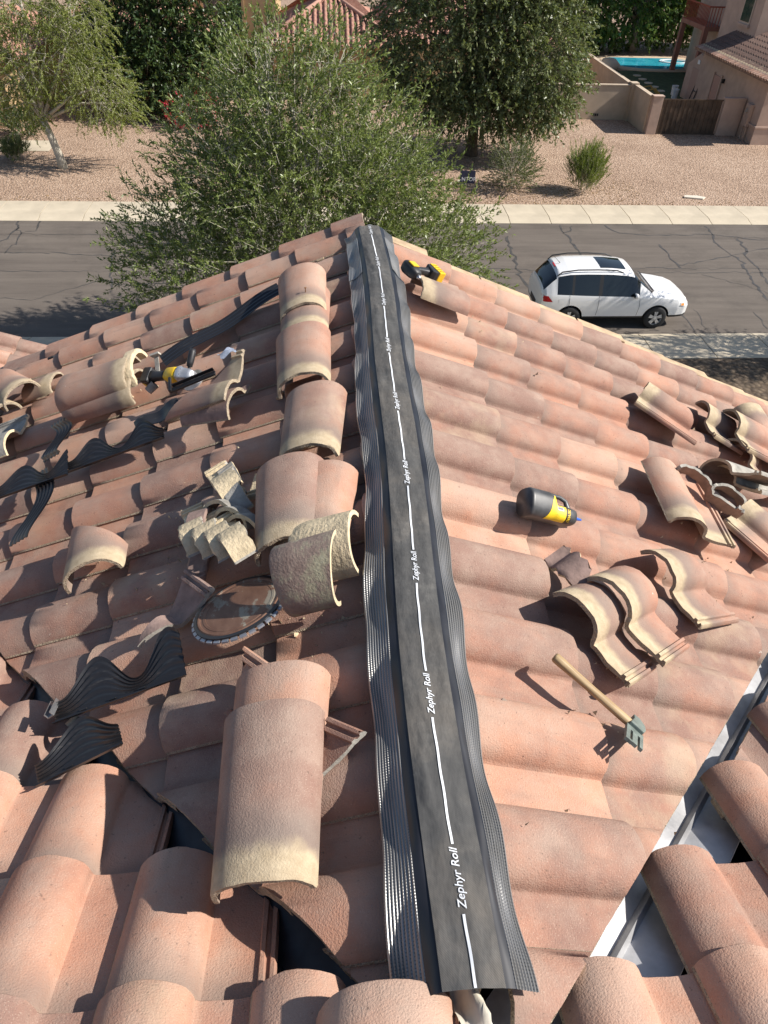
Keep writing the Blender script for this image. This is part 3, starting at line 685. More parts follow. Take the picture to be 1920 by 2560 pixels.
# small chips
for i, (p, sd, lab) in enumerate([(z3(1385,158),'L','small tan wood chip behind the farthest ridge tile'),(z3(1212,745),'L','small tan stick between the second and third ridge tiles'),(z8(530,115),'R','small dark stone chip on the tile right of the roll'),(z3(222,580),'L','small black scrap on a tile near the left rake')]):
    o = MB().box((-.022,-.010,0),(.022,.010,.010)).build('chip', [TRIM,TRIM,UNDER,FELT][i], bevel=.003); lay(o, sd, p, (p[0]+9, p[1]-4), [.10,.05,.02,.085][i], axis='H', rot=(0,0,i)); tag(o, lab, 'debris')
# ------------------------------------------------------------------ BLACK PLASTIC EAVE CLOSURES
def closure(label, side, A, B, length, humps, depth=.10, off=.10, amp=.055, rot=(0,0,0), phase=0.0, ribs=5, name='eave_closure', mode='stop', bow=.012, sway=0.0, flange=.016):
    """moulded closure strip lying on the tiles: 'stop' has a straight foot and a wavy crest with ribs following the wave,
    'band' is an even-width strip whose centre line sways, 'flat' a straight ribbed strip"""
    nx = int(44*max(1, length/.3)); ny = 6*ribs+1; V = []
    for j in range(ny):
        t = j/(ny-1)
        for i in range(nx):
            f = i/(nx-1); x = (f-.5)*length; w = (.5-.5*math.cos((humps*f+phase)*2*math.pi))**1.15
            if mode == 'stop':
                y = t*(depth*.42 + amp*w); z = .0026*math.cos(2*math.pi*ribs*t)*(1 if t > .12 else 0) + bow*math.sin(f*7+1)*t + .010*t*w
            elif mode == 'band':
                y = (t-.5)*depth + amp*(w-.5); z = .0026*math.cos(2*math.pi*ribs*t) + bow*math.sin(f*6.0+1)
            else:
                y = (t-.5)*depth; z = .0016*math.cos(2*math.pi*ribs*t) + bow*math.sin(f*9.0)
            V.append((x, y+sway*math.sin(f*math.pi), z))
    F = [(j*nx+i, j*nx+i+1, (j+1)*nx+i+1, (j+1)*nx+i) for j in range(ny-1) for i in range(nx-1)]
    b_ = len(V); V += [(x,y,z-.0026) for x,y,z in V]; F += [tuple(reversed([q+b_ for q in f])) for f in list(F)]
    mb = MB().add(V, F)
    if mode == 'stop':   # upturned foot
        P0 = V[:nx]; mb.add(P0+[(x,y-.004,z+flange) for x,y,z in P0]+[(x,y-.0065,z+flange) for x,y,z in P0]+[(x,y-.003,z-.002) for x,y,z in P0], [(q*nx+i,q*nx+i+1,(q+1)*nx+i+1,(q+1)*nx+i) for q in range(3) for i in range(nx-1)])
        for k_ in range(1, int(length/.1)):   # small slots moulded in the foot
            x = -length/2+.1*k_; z0 = P0[int((x/length+.5)*(nx-1))][2]; mb.box((x-.012,.006,z0+.0005),(x+.012,.010,z0+.005))
    o = mb.build(name, PLAST, smooth=True); smooth_angle(o.data, 50)
    lay(o, side, A, B, off, (0,0,0), rot, axis='H'); tag(o, label, 'plastic closure', 'black plastic eave closures'); return o
def mid(a, b): return ((a[0]+b[0])/2, (a[1]+b[1])/2)
def clos(label, side, A, B, humps, off=.10, **kw):
    L = (on(side, A, off)-on(side, B, off)).length
    o = closure(label, side, mid(A,B), B, L, humps, off=off, **kw); return o
clos('long black ribbed plastic strip lying from the grinder up to the farthest ridge tile', 'L', z3(705,590), z3(1215,275), 1, off=.100, depth=.095, mode='flat', rot=(.30,0,0), bow=.010, ribs=4)
clos('flat dark plastic strip between the broken tile and the wavy black closure', 'L', z3(585,880), z3(775,775), .5, off=.095, depth=.075, mode='flat', ribs=1, bow=.012, rot=(.25,0,0))
clos('wavy black closure with two humps, left of the middle of the left slope', 'L', z3(290,1075), z3(705,925), 2.0, off=.095, amp=.085, depth=.11, phase=-.06, rot=(.32,0,0))
clos('twisted black closure running down from the left ridge tiles', 'L', z3(285,840), z5(205,90), 1.5, off=.128, amp=.065, depth=.10, mode='band', rot=(.12,0,0))
clos('black closure hanging down left below the crossing closures', 'L', z5(205,120), z5(110,420), 1.05, off=.120, amp=.07, depth=.10, mode='band', rot=(.12,0,0), phase=.1)
clos('black closure crossing over the others at the left edge', 'L', z5(-40,265), z5(290,150), 1.5, off=.135, amp=.085, depth=.12, rot=(.30,0,0), phase=-.1)
clos('big wavy dusty black closure in front of the disc', 'L', z7(235,185), z7(800,-20), 1.75, off=.088, amp=.105, depth=.13, rot=(.30,0,0), phase=-.10, ribs=6, bow=.016)
clos('short black closure lying over the valley edge at lower left', 'L', z7(165,455), z7(530,275), .95, off=.092, amp=.085, depth=.13, rot=(.25,0,0), phase=-.02, ribs=6)
clos('narrow black plastic strap running into the left valley', 'L', z7(300,165), z7(430,270), .5, off=.055, depth=.04, mode='flat', ribs=1, bow=.006)
# black frame piece by the grinder
fr = MB().box((-.12,-.012,0),(.12,.012,.010)).box((-.12,-.012,.010),(-.108,.075,.022)).box((-.10,.010,.0105),(.12,.014,.03)).build('plastic_frame', PLAST, bevel=.002)
lay(fr, 'L', mid(z3(750,720), z3(920,650)), z3(920,650), .12, rot=(.3,0,0), axis='H'); tag(fr, 'scuffed black plastic frame piece lying between grinder and broken tile', 'plastic scrap')
# foil wrapper, metal clip, grey cup
FOIL = simple('foil', (.62,.66,.74), .28, .7, var=.3, vscale=40)
w_ = crumple('foil_wrapper', on('L', z3(982,555), .10), .09, .05, .5, 'crumpled silver blue wrapper on the left slope below the ridge tiles', FOIL, 11, .012); w_['category'] = 'wrapper'
cl = MB().box((-.012,-.03,0),(.012,.03,.004)).box((-.012,-.03,.004),(-.010,.03,.018)).box((.010,-.03,.004),(.012,.03,.018)).build('metal_clip', STEEL)
lay(cl, 'L', z7(235,130), z7(225,170), .11, axis='V', rot=(.2,.2,0)); tag(cl, 'small shiny metal clip beside the big wavy closure', 'clip')
BRK = MB().box((-.012,-.055,0),(.012,.055,.004)).box((-.02,.045,.004),(.03,.055,.03)).build('metal_bracket', GREYT); lay(BRK, 'L', z3(680,610), z3(700,570), .15, axis='V', rot=(.6,0,0)); tag(BRK, 'grey metal bracket standing behind the grinder battery', 'bracket')
# ------------------------------------------------------------------ NOTCHED DISC
def disc():
    root = empty('notched_disc')
    BR = None
    m, nt, b = newmat('rusty_disc'); b.inputs['Roughness'].default_value = .55; b.inputs['Metallic'].default_value = .2
    tc = nt.nodes.new('ShaderNodeTexCoord').outputs['Object']
    mp = N(nt,'ShaderNodeMapping'); nt.links.new(tc, mp.inputs[0]); mp.inputs['Scale'].default_value = (1.6, .9, 1)
    f = noise(nt, mp.outputs[0], 9, 5, .65)
    c = ramp(nt, f, [(.36,(.15,.075,.048)),(.56,(.21,.115,.075)),(.60,(.30,.26,.20)),(.75,(.36,.31,.24))])
    nt.links.new(c, b.inputs['Base Color']); bump(nt, b, f, .25, .004)
    def lathe(prof, n=64):
        mb = MB(); rings = [[(r*math.cos(2*math.pi*k/n), r*math.sin(2*math.pi*k/n), z) for k in range(n)] for r, z in prof]
        return mb.loft(rings, cap=True)
    lathe([(.001,.004),(.105,.004),(.108,.007),(.116,.007),(.119,.004),(.123,.004),(.126,.008),(.132,.009),(.136,.006)][::-1]).build('plate', m, root, smooth=False)
    DK = simple('dark_rim', (.02,.02,.022), .4); 
    lathe([(.147,.001),(.147,.006),(.136,.007),(.136,-.002),(.147,-.002)]).build('rim', DK, root)
    mb = MB(); n = 34
    for k in range(n):
        a0 = 2*math.pi*k/n; a1 = a0 + 2*math.pi/n*.72; rr = [(.143,.001),(.156,-.001),(.156,-.007),(.146,-.009)]
        V = [];
        for a in (a0, (a0+a1)/2, a1):
            for r, z in rr: V.append((r*math.cos(a), r*math.sin(a), z))
        mb.add(V, [(0,1,5,4),(1,2,6,5),(2,3,7,6),(4,5,9,8),(5,6,10,9),(6,7,11,10),(0,4,7,3),(4,8,11,7),(0,3,2,1),(8,9,10,11)])
    o = mb.build('notched_edge', simple('bright_notches', (.36,.38,.42), .4, .6), root); tag(o, 'bright metal notched edge', kind='stuff')
    tag(root, 'round rusty brown disc with bright notched rim, lying tilted on the left slope', 'saw disc'); return root
dsc = disc(); lay(dsc, 'L', z5(1035,722), z5(1230,610), .115, axis='H', rot=(-.20,.12,0))
# ------------------------------------------------------------------ HAMMER
ham = empty('roofing_hammer'); tag(ham, 'roofing hammer with worn wooden handle and slotted green-grey head', 'hammer')
def wood_mat():
    m, nt, b = newmat('handle_wood'); b.inputs['Roughness'].default_value = .6
    tc = nt.nodes.new('ShaderNodeTexCoord').outputs['Object']
    mp = N(nt,'ShaderNodeMapping'); nt.links.new(tc, mp.inputs[0]); mp.inputs['Scale'].default_value = (1.2, 26, 26)
    f = noise(nt, mp.outputs[0], 6, 5, .6)
    nt.links.new(ramp(nt, f, [(.3,(.20,.12,.055)),(.5,(.38,.26,.13)),(.75,(.52,.39,.22))]), b.inputs['Base Color']); bump(nt, b, f, .2, .003); return m
WOOD = wood_mat()
rings = []
for x, a, b_ in [(0,.011,.013),(.006,.0145,.0165),(.03,.0145,.0165),(.07,.0125,.0145),(.14,.0115,.0145),(.20,.0125,.016),(.245,.0125,.017),(.268,.011,.016),(.285,.0105,.015)]:
    rings.append([(x, b_*math.cos(2*math.pi*k/14), a*math.sin(2*math.pi*k/14)) for k in range(14)])
MB().loft(rings).build('handle', WOOD, ham, smooth=True)
HEADM = simple('hammer_steel', (.19,.225,.20), .55, .35, var=.3, vscale=40, bmp=.2, bscale=120)
hd = MB()
# eye block round the handle end, poll and slotted blade (blade extends along -y local)
hd.prism([(.256,-.026),(.300,-.028),(.306,.0),(.302,.026),(.284,.050),(.264,.046),(.266,.020)], -.015, .015)
hd.build('head', HEADM, ham, bevel=.003)
bl = MB()
for (x0,x1,y0,y1) in [(.258,.2675,-.100,-.024),(.2735,.286,-.098,-.046),(.292,.300,-.094,-.024),(.2675,.292,-.046,-.024),(.2675,.2735,-.1005,-.092)]:
    bl.box((x0,y0,-.004),(x1,y1,.004))
bl.V = [(.28+(x-.28)*1.25, -.024+(y+.024)*1.35, z*1.2) for x,y,z in bl.V]
bl.build('slotted_blade', HEADM, ham)
lay(ham, 'R', z6(735,935), z8(1085,195), .097, axis='H', rot=(-.35,.02,0))
# ------------------------------------------------------------------ CHALK BOTTLE
bot = empty('chalk_bottle'); tag(bot, 'black plastic chalk bottle with yellow label and blue spout cap', 'bottle')
def bottle_surf(x, t):
    # x along the axis 0..0.2 ; t angle, 0 = up the slope side (+y), pi/2 = away from the roof (+z)
    def itp(tab):
        for (a, va), (b_, vb) in zip(tab, tab[1:]):
            if a <= x <= b_: f = (x-a)/(b_-a+1e-9); f = f*f*(3-2*f); return va + (vb-va)*f
        return tab[-1][1]
    top = itp([(0,.058),(.006,.063),(.100,.063),(.114,.016),(.20,.012),(.212,.006)])
    bt = itp([(0,-.058),(.006,-.063),(.195,-.062),(.207,-.058),(.212,-.050)])
    hz = itp([(0,.052),(.006,.057),(.18,.057),(.204,.050),(.212,.036)])
    cy = (top+bt)/2; ry = (top-bt)/2
    c, s = math.cos(t), math.sin(t); e = .68
    return Vector((x, cy+ry*math.copysign(abs(c)**e, c), hz*math.copysign(abs(s)**e, s)))
BLK = simple('bottle_plastic', (.055,.056,.058), .42, var=.55, vscale=18)
xs = [0,.003,.006,.012,.03,.06,.09,.104,.108,.112,.116,.122,.14,.165,.185,.197,.205,.212]
MB().loft([[bottle_surf(x, 2*math.pi*k/32) for k in range(32)] for x in xs]).build('body', BLK, bot, smooth=True)
MB().tube([(.085,.050,0),(.115,.057,0),(.160,.057,0),(.186,.046,0),(.198,.018,0),(.194,.0,0)], [.017,.0105,.0095,.0095,.012,.014], 12).build('handle', BLK, bot, smooth=True)
def patch(name, x0, x1, t0, t1, m, off=.0012, slant=0.0, nx=10, nt_=14):
    V = []
    for j in range(nt_+1):
        for i in range(nx+1):
            f = j/nt_; x = x0 + slant*f*(1-i/nx) + (x1-x0)*i/nx; t = t0+(t1-t0)*f
            p = bottle_surf(x, t); q = Vector((0, p.y, p.z)).normalized(); V.append(p+q*off)
    n = nx+1; return obj(name, mesh(name, V, [(j*n+i,j*n+i+1,(j+1)*n+i+1,(j+1)*n+i) for j in range(nt_) for i in range(nx)], True), m, bot)
YEL = simple('label_yellow', (.85,.58,.02), .45)
WHT = simple('label_white', (.80,.80,.80), .5); BLKI = simple('label_black', (.015,.015,.015), .5)
lab = patch('label', .098, .150, 1.0, 2.75, YEL, slant=-.035)
patch('label', .152, .172, .95, 2.8, BLKI); 
patch('barcode', .109, .138, 1.20, 1.52, WHT, .0020)
for q in range(12):
    a = .111+.0021*q; patch('barcode_bar', a, a+(.0012 if q % 3 else .0007), 1.23, 1.47, BLKI, .0026, nx=1, nt_=3)
def wrap_text(body, size, x0, t0, m, along='t', off=.0028):
    me = text_mesh(body, size, 0, False, weight=.0003); bm = bmesh.new(); bm.from_mesh(me); bmesh.ops.triangulate(bm, faces=bm.faces); bm.to_mesh(me); bm.free()
    V = []
    for v in me.vertices:
        x, t = (x0 + v.co.y, t0 + v.co.x/.055) if along == 't' else (x0+v.co.x, t0 - v.co.y/.055)
        p = bottle_surf(x, t); q = Vector((0,p.y,p.z)).normalized(); V.append(p+q*off)
    obj('lettering', mesh('lettering', V, [tuple(p.vertices) for p in me.polygons]), m, bot)
wrap_text('DEWALT', .017, .161, 1.2, YEL)
for r_ in range(4): wrap_text('- - - -', .006, .108, 1.75+.13*r_, BLKI, 'x')
BLUE = simple('blue_cap', (.03,.13,.55), .35)
MB().tube([(.210,-.018,0),(.222,-.018,0)], [.019,.018], 16).tube([(.222,-.018,0),(.236,-.018,0),(.262,-.018,0)], [.010,.008,.0045], 12).tube([(.214,-.002,0),(.224,.010,0),(.232,.006,0),(.234,-.006,0)], .0025, 6).build('spout_cap', BLUE, bot, smooth=True)
lay(bot, 'R', z6(605,268), z6(880,332), .122, axis='H', rot=(.60,.03,0)); bot.matrix_world = bot.matrix_world @ Matrix.Diagonal((1.0,.84,.84,1))
# ------------------------------------------------------------------ CORDLESS DRIVER (right slope)
DKG = simple('tool_black', (.022,.022,.024), .5, var=.4, vscale=30); TY = simple('tool_yellow', (.80,.50,.02), .42, var=.12, vscale=40)
def rbox(ring_list, n=16, e=.6):
    R = []
    for x, cy, cz, ry, rz in ring_list:
        R.append([(x, cy+ry*math.copysign(abs(math.cos(2*math.pi*k/n))**e, math.cos(2*math.pi*k/n)), cz+rz*math.copysign(abs(math.sin(2*math.pi*k/n))**e, math.sin(2*math.pi*k/n))) for k in range(n)])
    return R
drv = empty('cordless_driver'); tag(drv, 'yellow and black cordless driver lying on its side at the far ridge end', 'power tool')
# local x: along the handle from head to battery ; head axis along y
hb = [[(p[1], p[0], p[2]) for p in ring] for ring in rbox([(-.058,.0,0,.016,.016),(-.052,.0,0,.024,.024),(-.02,.0,0,.032,.031),(.03,.0,0,.034,.033),(.050,.0,0,.028,.028),(.055,.0,0,.016,.016)])]
MB().loft(hb).build('motor_housing', DKG, drv, smooth=True)
MB().box((-.022,-.020,.030),(.022,.026,.0375)).build('yellow_panel', TY, drv, bevel=.005)
MB().tube([(0,-.056,0),(0,-.066,0),(0,-.078,0)], [.013,.012,.007], 12).build('chuck', STEEL, drv, smooth=True)
MB().loft(rbox([(.02,.01,0,.020,.018),(.06,.012,0,.0185,.0165),(.10,.010,0,.019,.017),(.125,.006,0,.024,.020),(.135,.004,0,.03,.022)])).build('handle', DKG, drv, smooth=True)
MB().prism([(.118,-.030),(.135,-.042),(.160,-.046),(.160,.046),(.138,.042)], -.030, .030).build('battery_foot', DKG, drv, bevel=.006)
bt_ = MB().box((.160,-.048,-.031),(.205,.048,.033)).build('battery', TY, drv, bevel=.006)
mb = MB()
for i in range(3):
    for j in range(4): mb.tube([(.170+.012*i,-.033+.02*j,.033),(.170+.012*i,-.033+.02*j,.0355)], .0035, 8)
mb.build('battery_studs', simple('tool_yellow_dark',(.55,.34,.01),.5), bt_)
lay(drv, 'R', z4(118,200), z4(290,222), .140, axis='H', rot=(0,.02,0))
# ------------------------------------------------------------------ ANGLE GRINDER (left slope)
gr = empty('angle_grinder'); tag(gr, 'yellow cordless angle grinder with black side handle lying on the left slope', 'power tool')
MB().box((-.035,-.040,-.025),(.018,.042,.028)).build('battery', DKG, gr, bevel=.008)
MB().box((-.036,-.0405,-.027),(-.012,.020,.006)).build('battery_base', TY, gr, bevel=.006)
MB().loft(rbox([(.012,0,0,.030,.026),(.04,0,0,.022,.022),(.10,0,0,.021,.021),(.125,0,0,.024,.024)])).build('grip', DKG, gr, smooth=True)
MB().loft(rbox([(.120,0,0,.028,.026),(.135,0,0,.034,.033),(.185,0,0,.035,.034),(.205,0,0,.033,.032)])).build('motor_housing', TY, gr, smooth=True)
SIL = simple('cast_alloy', (.55,.56,.58), .4, .75, var=.2, vscale=30)
hdp = MB().loft(rbox([(.205,0,0,.036,.035),(.222,0,0,.037,.036),(.228,0,-.002,.032,.03),(.262,0,-.010,.030,.026),(.285,0,-.015,.022,.02)])).build('gear_head', SIL, gr, smooth=True)
mb = MB()
for a in range(6): mb.tube([(.2045,.028*math.cos(a*1.05),.028*math.sin(a*1.05)),(.2295,.028*math.cos(a*1.05),.028*math.sin(a*1.05))], .004, 8)
mb.build('screws', DKG, hdp)
MB().tube([(.255,.025,0),(.255,.040,.004)], .007, 10).tube([(.255,.040,.004),(.258,.060,.010),(.262,.11,.022),(.264,.125,.026)], [.014,.017,.018,.013], 14).build('side_handle', DKG, gr, smooth=True)
gu = [(.255+.065*math.cos(t), .065*math.sin(t)) for t in np.linspace(-2.6,.6,24)]
MB().prism([(.255,0)]+gu, -.045, -.040).build('disc_guard', SIL, gr)
MB().tube([(.255,0,-.052),(.255,0,-.049)], [.058,.058], 40).build('cutting_disc', GREYT, gr)
MB().tube([(.255,0,-.06),(.255,0,-.02)], .012, 12).build('spindle', STEEL, gr)
lay(gr, 'L', z3(648,660), z3(860,640), .135, axis='H', rot=(.35,.03,0))
cup = MB().loft([[(r*math.cos(2*math.pi*k/16), r*math.sin(2*math.pi*k/16), z) for k in range(16)] for r, z in ((.020,0),(.024,.05),(.0225,.05),(.019,.003))]).build('grey_cup', GREYT, smooth=False)
lay(cup, 'L', z3(640,722), z3(660,710), .09, axis='H', rot=(0,1.3,0)); tag(cup, 'small grey cup lying under the grinder battery', 'cup')
# ------------------------------------------------------------------ GROUND, STREET, SIDEWALKS
def asphalt():
    m, nt, b = newmat('asphalt'); b.inputs['Roughness'].default_value = .9
    tc = nt.nodes.new('ShaderNodeTexCoord').outputs['Object']
    mp = N(nt,'ShaderNodeMapping'); nt.links.new(tc, mp.inputs[0]); mp.inputs['Scale'].default_value = (.18, 1.6, 1)
    f = noise(nt, mp.outputs[0], 1.3, 6, .65); g = noise(nt, tc, 45, 3, .7)
    c = ramp(nt, f, [(.3,(.094,.077,.063)),(.5,(.122,.101,.083)),(.7,(.150,.126,.103))])
    c = mixc(nt, .5, c, ramp(nt, g, [(.3,(.35,.35,.35)),(.7,(.65,.65,.65))]), 'OVERLAY')
    so = ramp(nt, noise(nt, tc, .45, 5, .7), [(.50,(1,1,1)),(.72,(.62,.62,.62))]); c = mixc(nt, .8, c, so, 'MULTIPLY')
    oil = ramp(nt, noise(nt, tc, 2.2, 4, .6), [(.66,(1,1,1)),(.78,(.55,.54,.53))]); c = mixc(nt, .7, c, oil, 'MULTIPLY')
    spk = ramp(nt, noise(nt, tc, 9, 2, .5), [(.74,(0,0,0)),(.78,(1,1,1))]); c = mixc(nt, math_(nt,'MULTIPLY',spk,.35), c, (.34,.31,.27))
    nt.links.new(c, b.inputs['Base Color']); bump(nt, b, g, .5, .01); return m
def gravel(name, c0, c1, c2, sc=16):
    m, nt, b = newmat(name); b.inputs['Roughness'].default_value = .95
    tc = nt.nodes.new('ShaderNodeTexCoord').outputs['Object']
    v = N(nt,'ShaderNodeTexVoronoi'); v.inputs['Scale'].default_value = sc; nt.links.new(tc, v.inputs['Vector'])
    sp = nt.nodes.new('ShaderNodeSeparateColor'); nt.links.new(v.outputs['Color'], sp.inputs[0])
    f = noise(nt, tc, .35, 5, .6)
    c = ramp(nt, math_(nt,'ADD',math_(nt,'MULTIPLY',sp.outputs[0],.42),math_(nt,'MULTIPLY',f,.58)), [(.25,c0),(.5,c1),(.75,c2)])
    c = mixc(nt, .75, c, ramp(nt, v.outputs['Distance'], [(.25,(1,1,1)),(.75,(.42,.38,.34))]), 'MULTIPLY')
    nt.links.new(c, b.inputs['Base Color']); bump(nt, b, v.outputs['Distance'], 1.0, -.04); return m
ASPH = asphalt()
GRAV = gravel('tan_gravel', (.32,.215,.148), (.455,.318,.225), (.56,.415,.308), 13)
SOIL = gravel('brown_mulch', (.075,.055,.035), (.12,.085,.055), (.17,.125,.08), 7)
CONC = simple('sidewalk_concrete', (.50,.43,.32), .9, var=.14, vscale=1.2, bmp=.3, bscale=30)
CONC2 = simple('curb_concrete', (.47,.415,.325), .9, var=.18, vscale=1.5, bmp=.3, bscale=30)
NC, FC = 19.0, 28.0
def sheet_(name, x0,x1,y0,y1,z,m): return tag(obj(name, mesh(name, [(x0,y0,z),(x1,y0,z),(x1,y1,z),(x0,y1,z)], [(0,1,2,3)]), m), kind='structure')
sheet_('ground', -400,400,-60,900,-.03, simple('far_ground',(.33,.24,.17),.95,var=.3,vscale=.05))
road = sheet_('road', -120,120,NC-.2,FC+.2,.0,ASPH)
sheet_('front_yard', -60,60,-20,17.45,.10,SOIL)
yard = sheet_('gravel_yard', -120,120,29.75,95,.10,GRAV)
def walk(name, ys, kerb_y, face, xs0, xs1, step, z=.115, off=0):
    """sidewalk of single slabs with a rolled kerb on the street side"""
    base = tag(obj(name, mesh(name, [(xs0,min(ys)-.02,.05),(xs1,min(ys)-.02,.05),(xs1,max(ys)+.02,.05),(xs0,max(ys)+.02,.05)], [(0,1,2,3)]), CONC2), kind='structure')
    x = xs0+off
    y_in, y_out = ys
    sg_ = 1 if y_out > y_in else -1
    slab = MB(); g = .012
    # profile from the back (y_in) over the walk to the rolled kerb at the street (kerb_y)
    prof = [(y_in,.04),(y_in,z),(y_out,z-.01),(y_out+ (kerb_y-y_out)*.25, z-.02),(y_out+(kerb_y-y_out)*.55, z-.065),(kerb_y, .012),(kerb_y,-.02)]
    V = [(a, y, zz) for a in (g, step-g) for y, zz in prof]; n = len(prof)
    F = [(i, i+1, n+i+1, n+i) for i in range(n-1)]+[tuple(range(n-1,-1,-1)), tuple(range(n,2*n))]
    me = mesh('sidewalk_slab', V, F); bm = bmesh.new(); bm.from_mesh(me); bmesh.ops.recalc_face_normals(bm, faces=bm.faces); bm.to_mesh(me); bm.free(); me.materials.append(CONC)
    while x < xs1:
        o = bpy.data.objects.new('sidewalk_slab', me); C.objects.link(o); o.parent = base; o.location = (x,0,random.uniform(-.003,.003)); x += step
    return base
walk('far_sidewalk', (29.80, 28.55), FC-.02, -1, -24, 34, 1.62)
walk('near_sidewalk', (17.40, 18.60), NC+.02, 1, -16, 24, 1.75, off=.35)
# sealed cracks wandering over the asphalt
TAR = simple('tar_seal', (.062,.058,.054), .6, var=.3, vscale=4)
def crack(pts, wdt, seed, m=TAR, z=.004):
    rn = random.Random(seed); P = [Vector((*p, 0)) for p in pts]; Q = []
    for a, b in zip(P, P[1:]):
        nseg = max(3, int((b-a).length/.22))
        for i in range(nseg): Q.append(a+(b-a)*i/nseg+Vector((rn.gauss(0,.045),rn.gauss(0,.045),0)))
    Q.append(P[-1]); V = []
    for i, q in enumerate(Q):
        d = (Q[min(i+1,len(Q)-1)]-Q[max(i-1,0)]); d = Vector((-d.y,d.x,0)).normalized(); ww = wdt*rn.uniform(.3,1.1)/2*.8
        V += [(q+d*ww+Vector((0,0,z)))[:], (q-d*ww+Vector((0,0,z)))[:]]
    o = obj('crack_seal', mesh('crack_seal', V, [(2*i,2*i+1,2*i+3,2*i+2) for i in range(len(Q)-1)]), m, road); return o
def G(px, py, z=0): p = at_z(px, py, z); return (p.x, p.y)
def g4(x,y): return G(*z4(x,y))
def g2(x,y): return G(*z2(x,y))
def g1(x,y): return G(*z1(x,y))
for i, (pts, wd) in enumerate([
  ([g4(530,50), g4(560,150), g4(590,230), g4(640,290)], .16), ([g4(755,8), g4(800,60), g4(850,140), g4(880,190)], .13), ([g4(800,8), g4(805,30), g4(770,40)], .08),
  ([g4(955,8), g4(1010,40), g4(1150,48), g4(1400,45), g4(1659,70)], .09), ([g4(1190,90), g4(1230,140), g4(1280,190)], .10), ([g4(1390,8), g4(1440,90), g4(1550,170), g4(1600,260), g4(1659,330)], .13),
  ([g4(1520,60), g4(1570,110), g4(1560,140), g4(1620,200), g4(1659,260)], .13), ([g4(400,190), g4(700,200), g4(1200,190), g4(1659,195)], .06), ([g4(1290,400), g4(1340,458)], .07), ([g4(1340,370),g4(1390,450)], .04), ([g4(1600,380),g4(1659,455)], .05),
  ([g4(1380,220), g4(1500,250), g4(1659,300)], .05), ([g4(1520,60),g4(1659,60)],.05),
  ([g1(80,955), g1(75,985), g1(30,1030), g1(-20,1050)], .10), ([g1(75,985), g1(95,1005), g1(150,1000), g1(175,955)], .10), ([g1(95,1005), g1(60,1050), g1(20,1095)], .08), ([(-30,26.6),(-12,26.7),(-4,26.6)], .05),
  ([G(0,630), G(120,632), G(280,640)], .07), ([G(285,630), G(275,690), G(280,720)], .12), ([G(-20,745), G(80,752), G(250,700), G(330,695)], .05), ([(-40,23.4),(-10,23.5),(20,23.4),(50,23.5)],.05), ([(12,24),(16,25.6),(22,26.2)],.08), ([(-22,21),(-16,22.6),(-12,22.2)],.06)]):
    crack(pts, wd, i)
# driveway / path by the left house, utility cover
sheet_('path', -26,-12.9,36.4,38.1,.116,CONC)
tag(MB().prism([(14.75,30.75),(15.5,30.55),(15.7,30.75),(15.4,30.95),(14.85,30.98)], .10,.16).build('utility_cover', simple('cover_conc',(.62,.56,.46),.8), bevel=.01), 'small pale utility cover in the gravel behind the far sidewalk', 'utility cover')

# ------------------------------------------------------------------ FOLIAGE
def leaf_mat(name, c0, c1, c2, trans=.28, rough=.45):
    m, nt, b = newmat(name); b.inputs['Roughness'].default_value = rough
    gi = nt.nodes.new('ShaderNodeNewGeometry').outputs['Random Per Island']
    tc = nt.nodes.new('ShaderNodeTexCoord').outputs['Object']
    f = math_(nt,'ADD',math_(nt,'MULTIPLY',gi,.55),math_(nt,'MULTIPLY',noise(nt,tc,.8,3),.45))
    c = ramp(nt, f, [(.2,c0),(.5,c1),(.8,c2)])
    nt.links.new(c, b.inputs['Base Color'])
    t = nt.nodes.new('ShaderNodeBsdfTranslucent'); nt.links.new(mixc(nt,.5,c,(.25,.30,.04),'MIX'), t.inputs[0])
    mx = nt.nodes.new('ShaderNodeMixShader'); mx.inputs[0].default_value = trans
    nt.links.new(b.outputs[0], mx.inputs[1]); nt.links.new(t.outputs[0], mx.inputs[2])
    nt.links.new(mx.outputs[0], nt.nodes['Material Output'].inputs[0]); return m
def unit(v): return v/np.maximum(np.linalg.norm(v, axis=-1, keepdims=True), 1e-9)
def leaf_mesh(name, P, D, L, Wd, rng, fold=.25):
    n = len(P); r = rng.normal(size=(n,3)); r[:,2] += .6
    s = unit(np.cross(D, r)); nn = unit(np.cross(s, D))
    L = L*rng.uniform(.65,1.25,(n,1)); Wd = Wd*rng.uniform(.7,1.2,(n,1))
    V = np.stack([P, P+D*L*.45+s*Wd/2+nn*Wd*fold, P+D*L, P+D*L*.45-s*Wd/2+nn*Wd*fold], 1).reshape(-1,3)
    return mesh_np(name, V, np.arange(4*n).reshape(-1,4))
def stems_mesh(name, A, B, r0, r1, rng):
    n = len(A); d = unit(B-A); s = unit(np.cross(d, rng.normal(size=(n,3)))); t = np.cross(d, s); V = []
    for P, r in ((A, r0), (B, r1)):
        for k in range(3):
            a = 2*math.pi*k/3; V.append(P + (s*math.cos(a)+t*math.sin(a))*r)
    V = np.stack(V, 1).reshape(-1,3); b = (np.arange(n)*6)[:,None]
    F = np.concatenate([b+np.array([k,(k+1)%3,3+(k+1)%3,3+k]) for k in range(3)])
    return mesh_np(name, V, F)
def crown_points(clumps, n, rng, shell=.5):
    c = np.array(clumps, float); vol = c[:,3]*c[:,4]*c[:,5]; idx = rng.choice(len(c), n, p=vol**.8/(vol**.8).sum())
    d = unit(rng.normal(size=(n,3))); r = (shell+(1-shell)*rng.random(n))[:,None]**.8*rng.uniform(.88,1.08,(n,1))
    P = c[idx,:3]+d*r*c[idx,3:6]; return P, d, idx
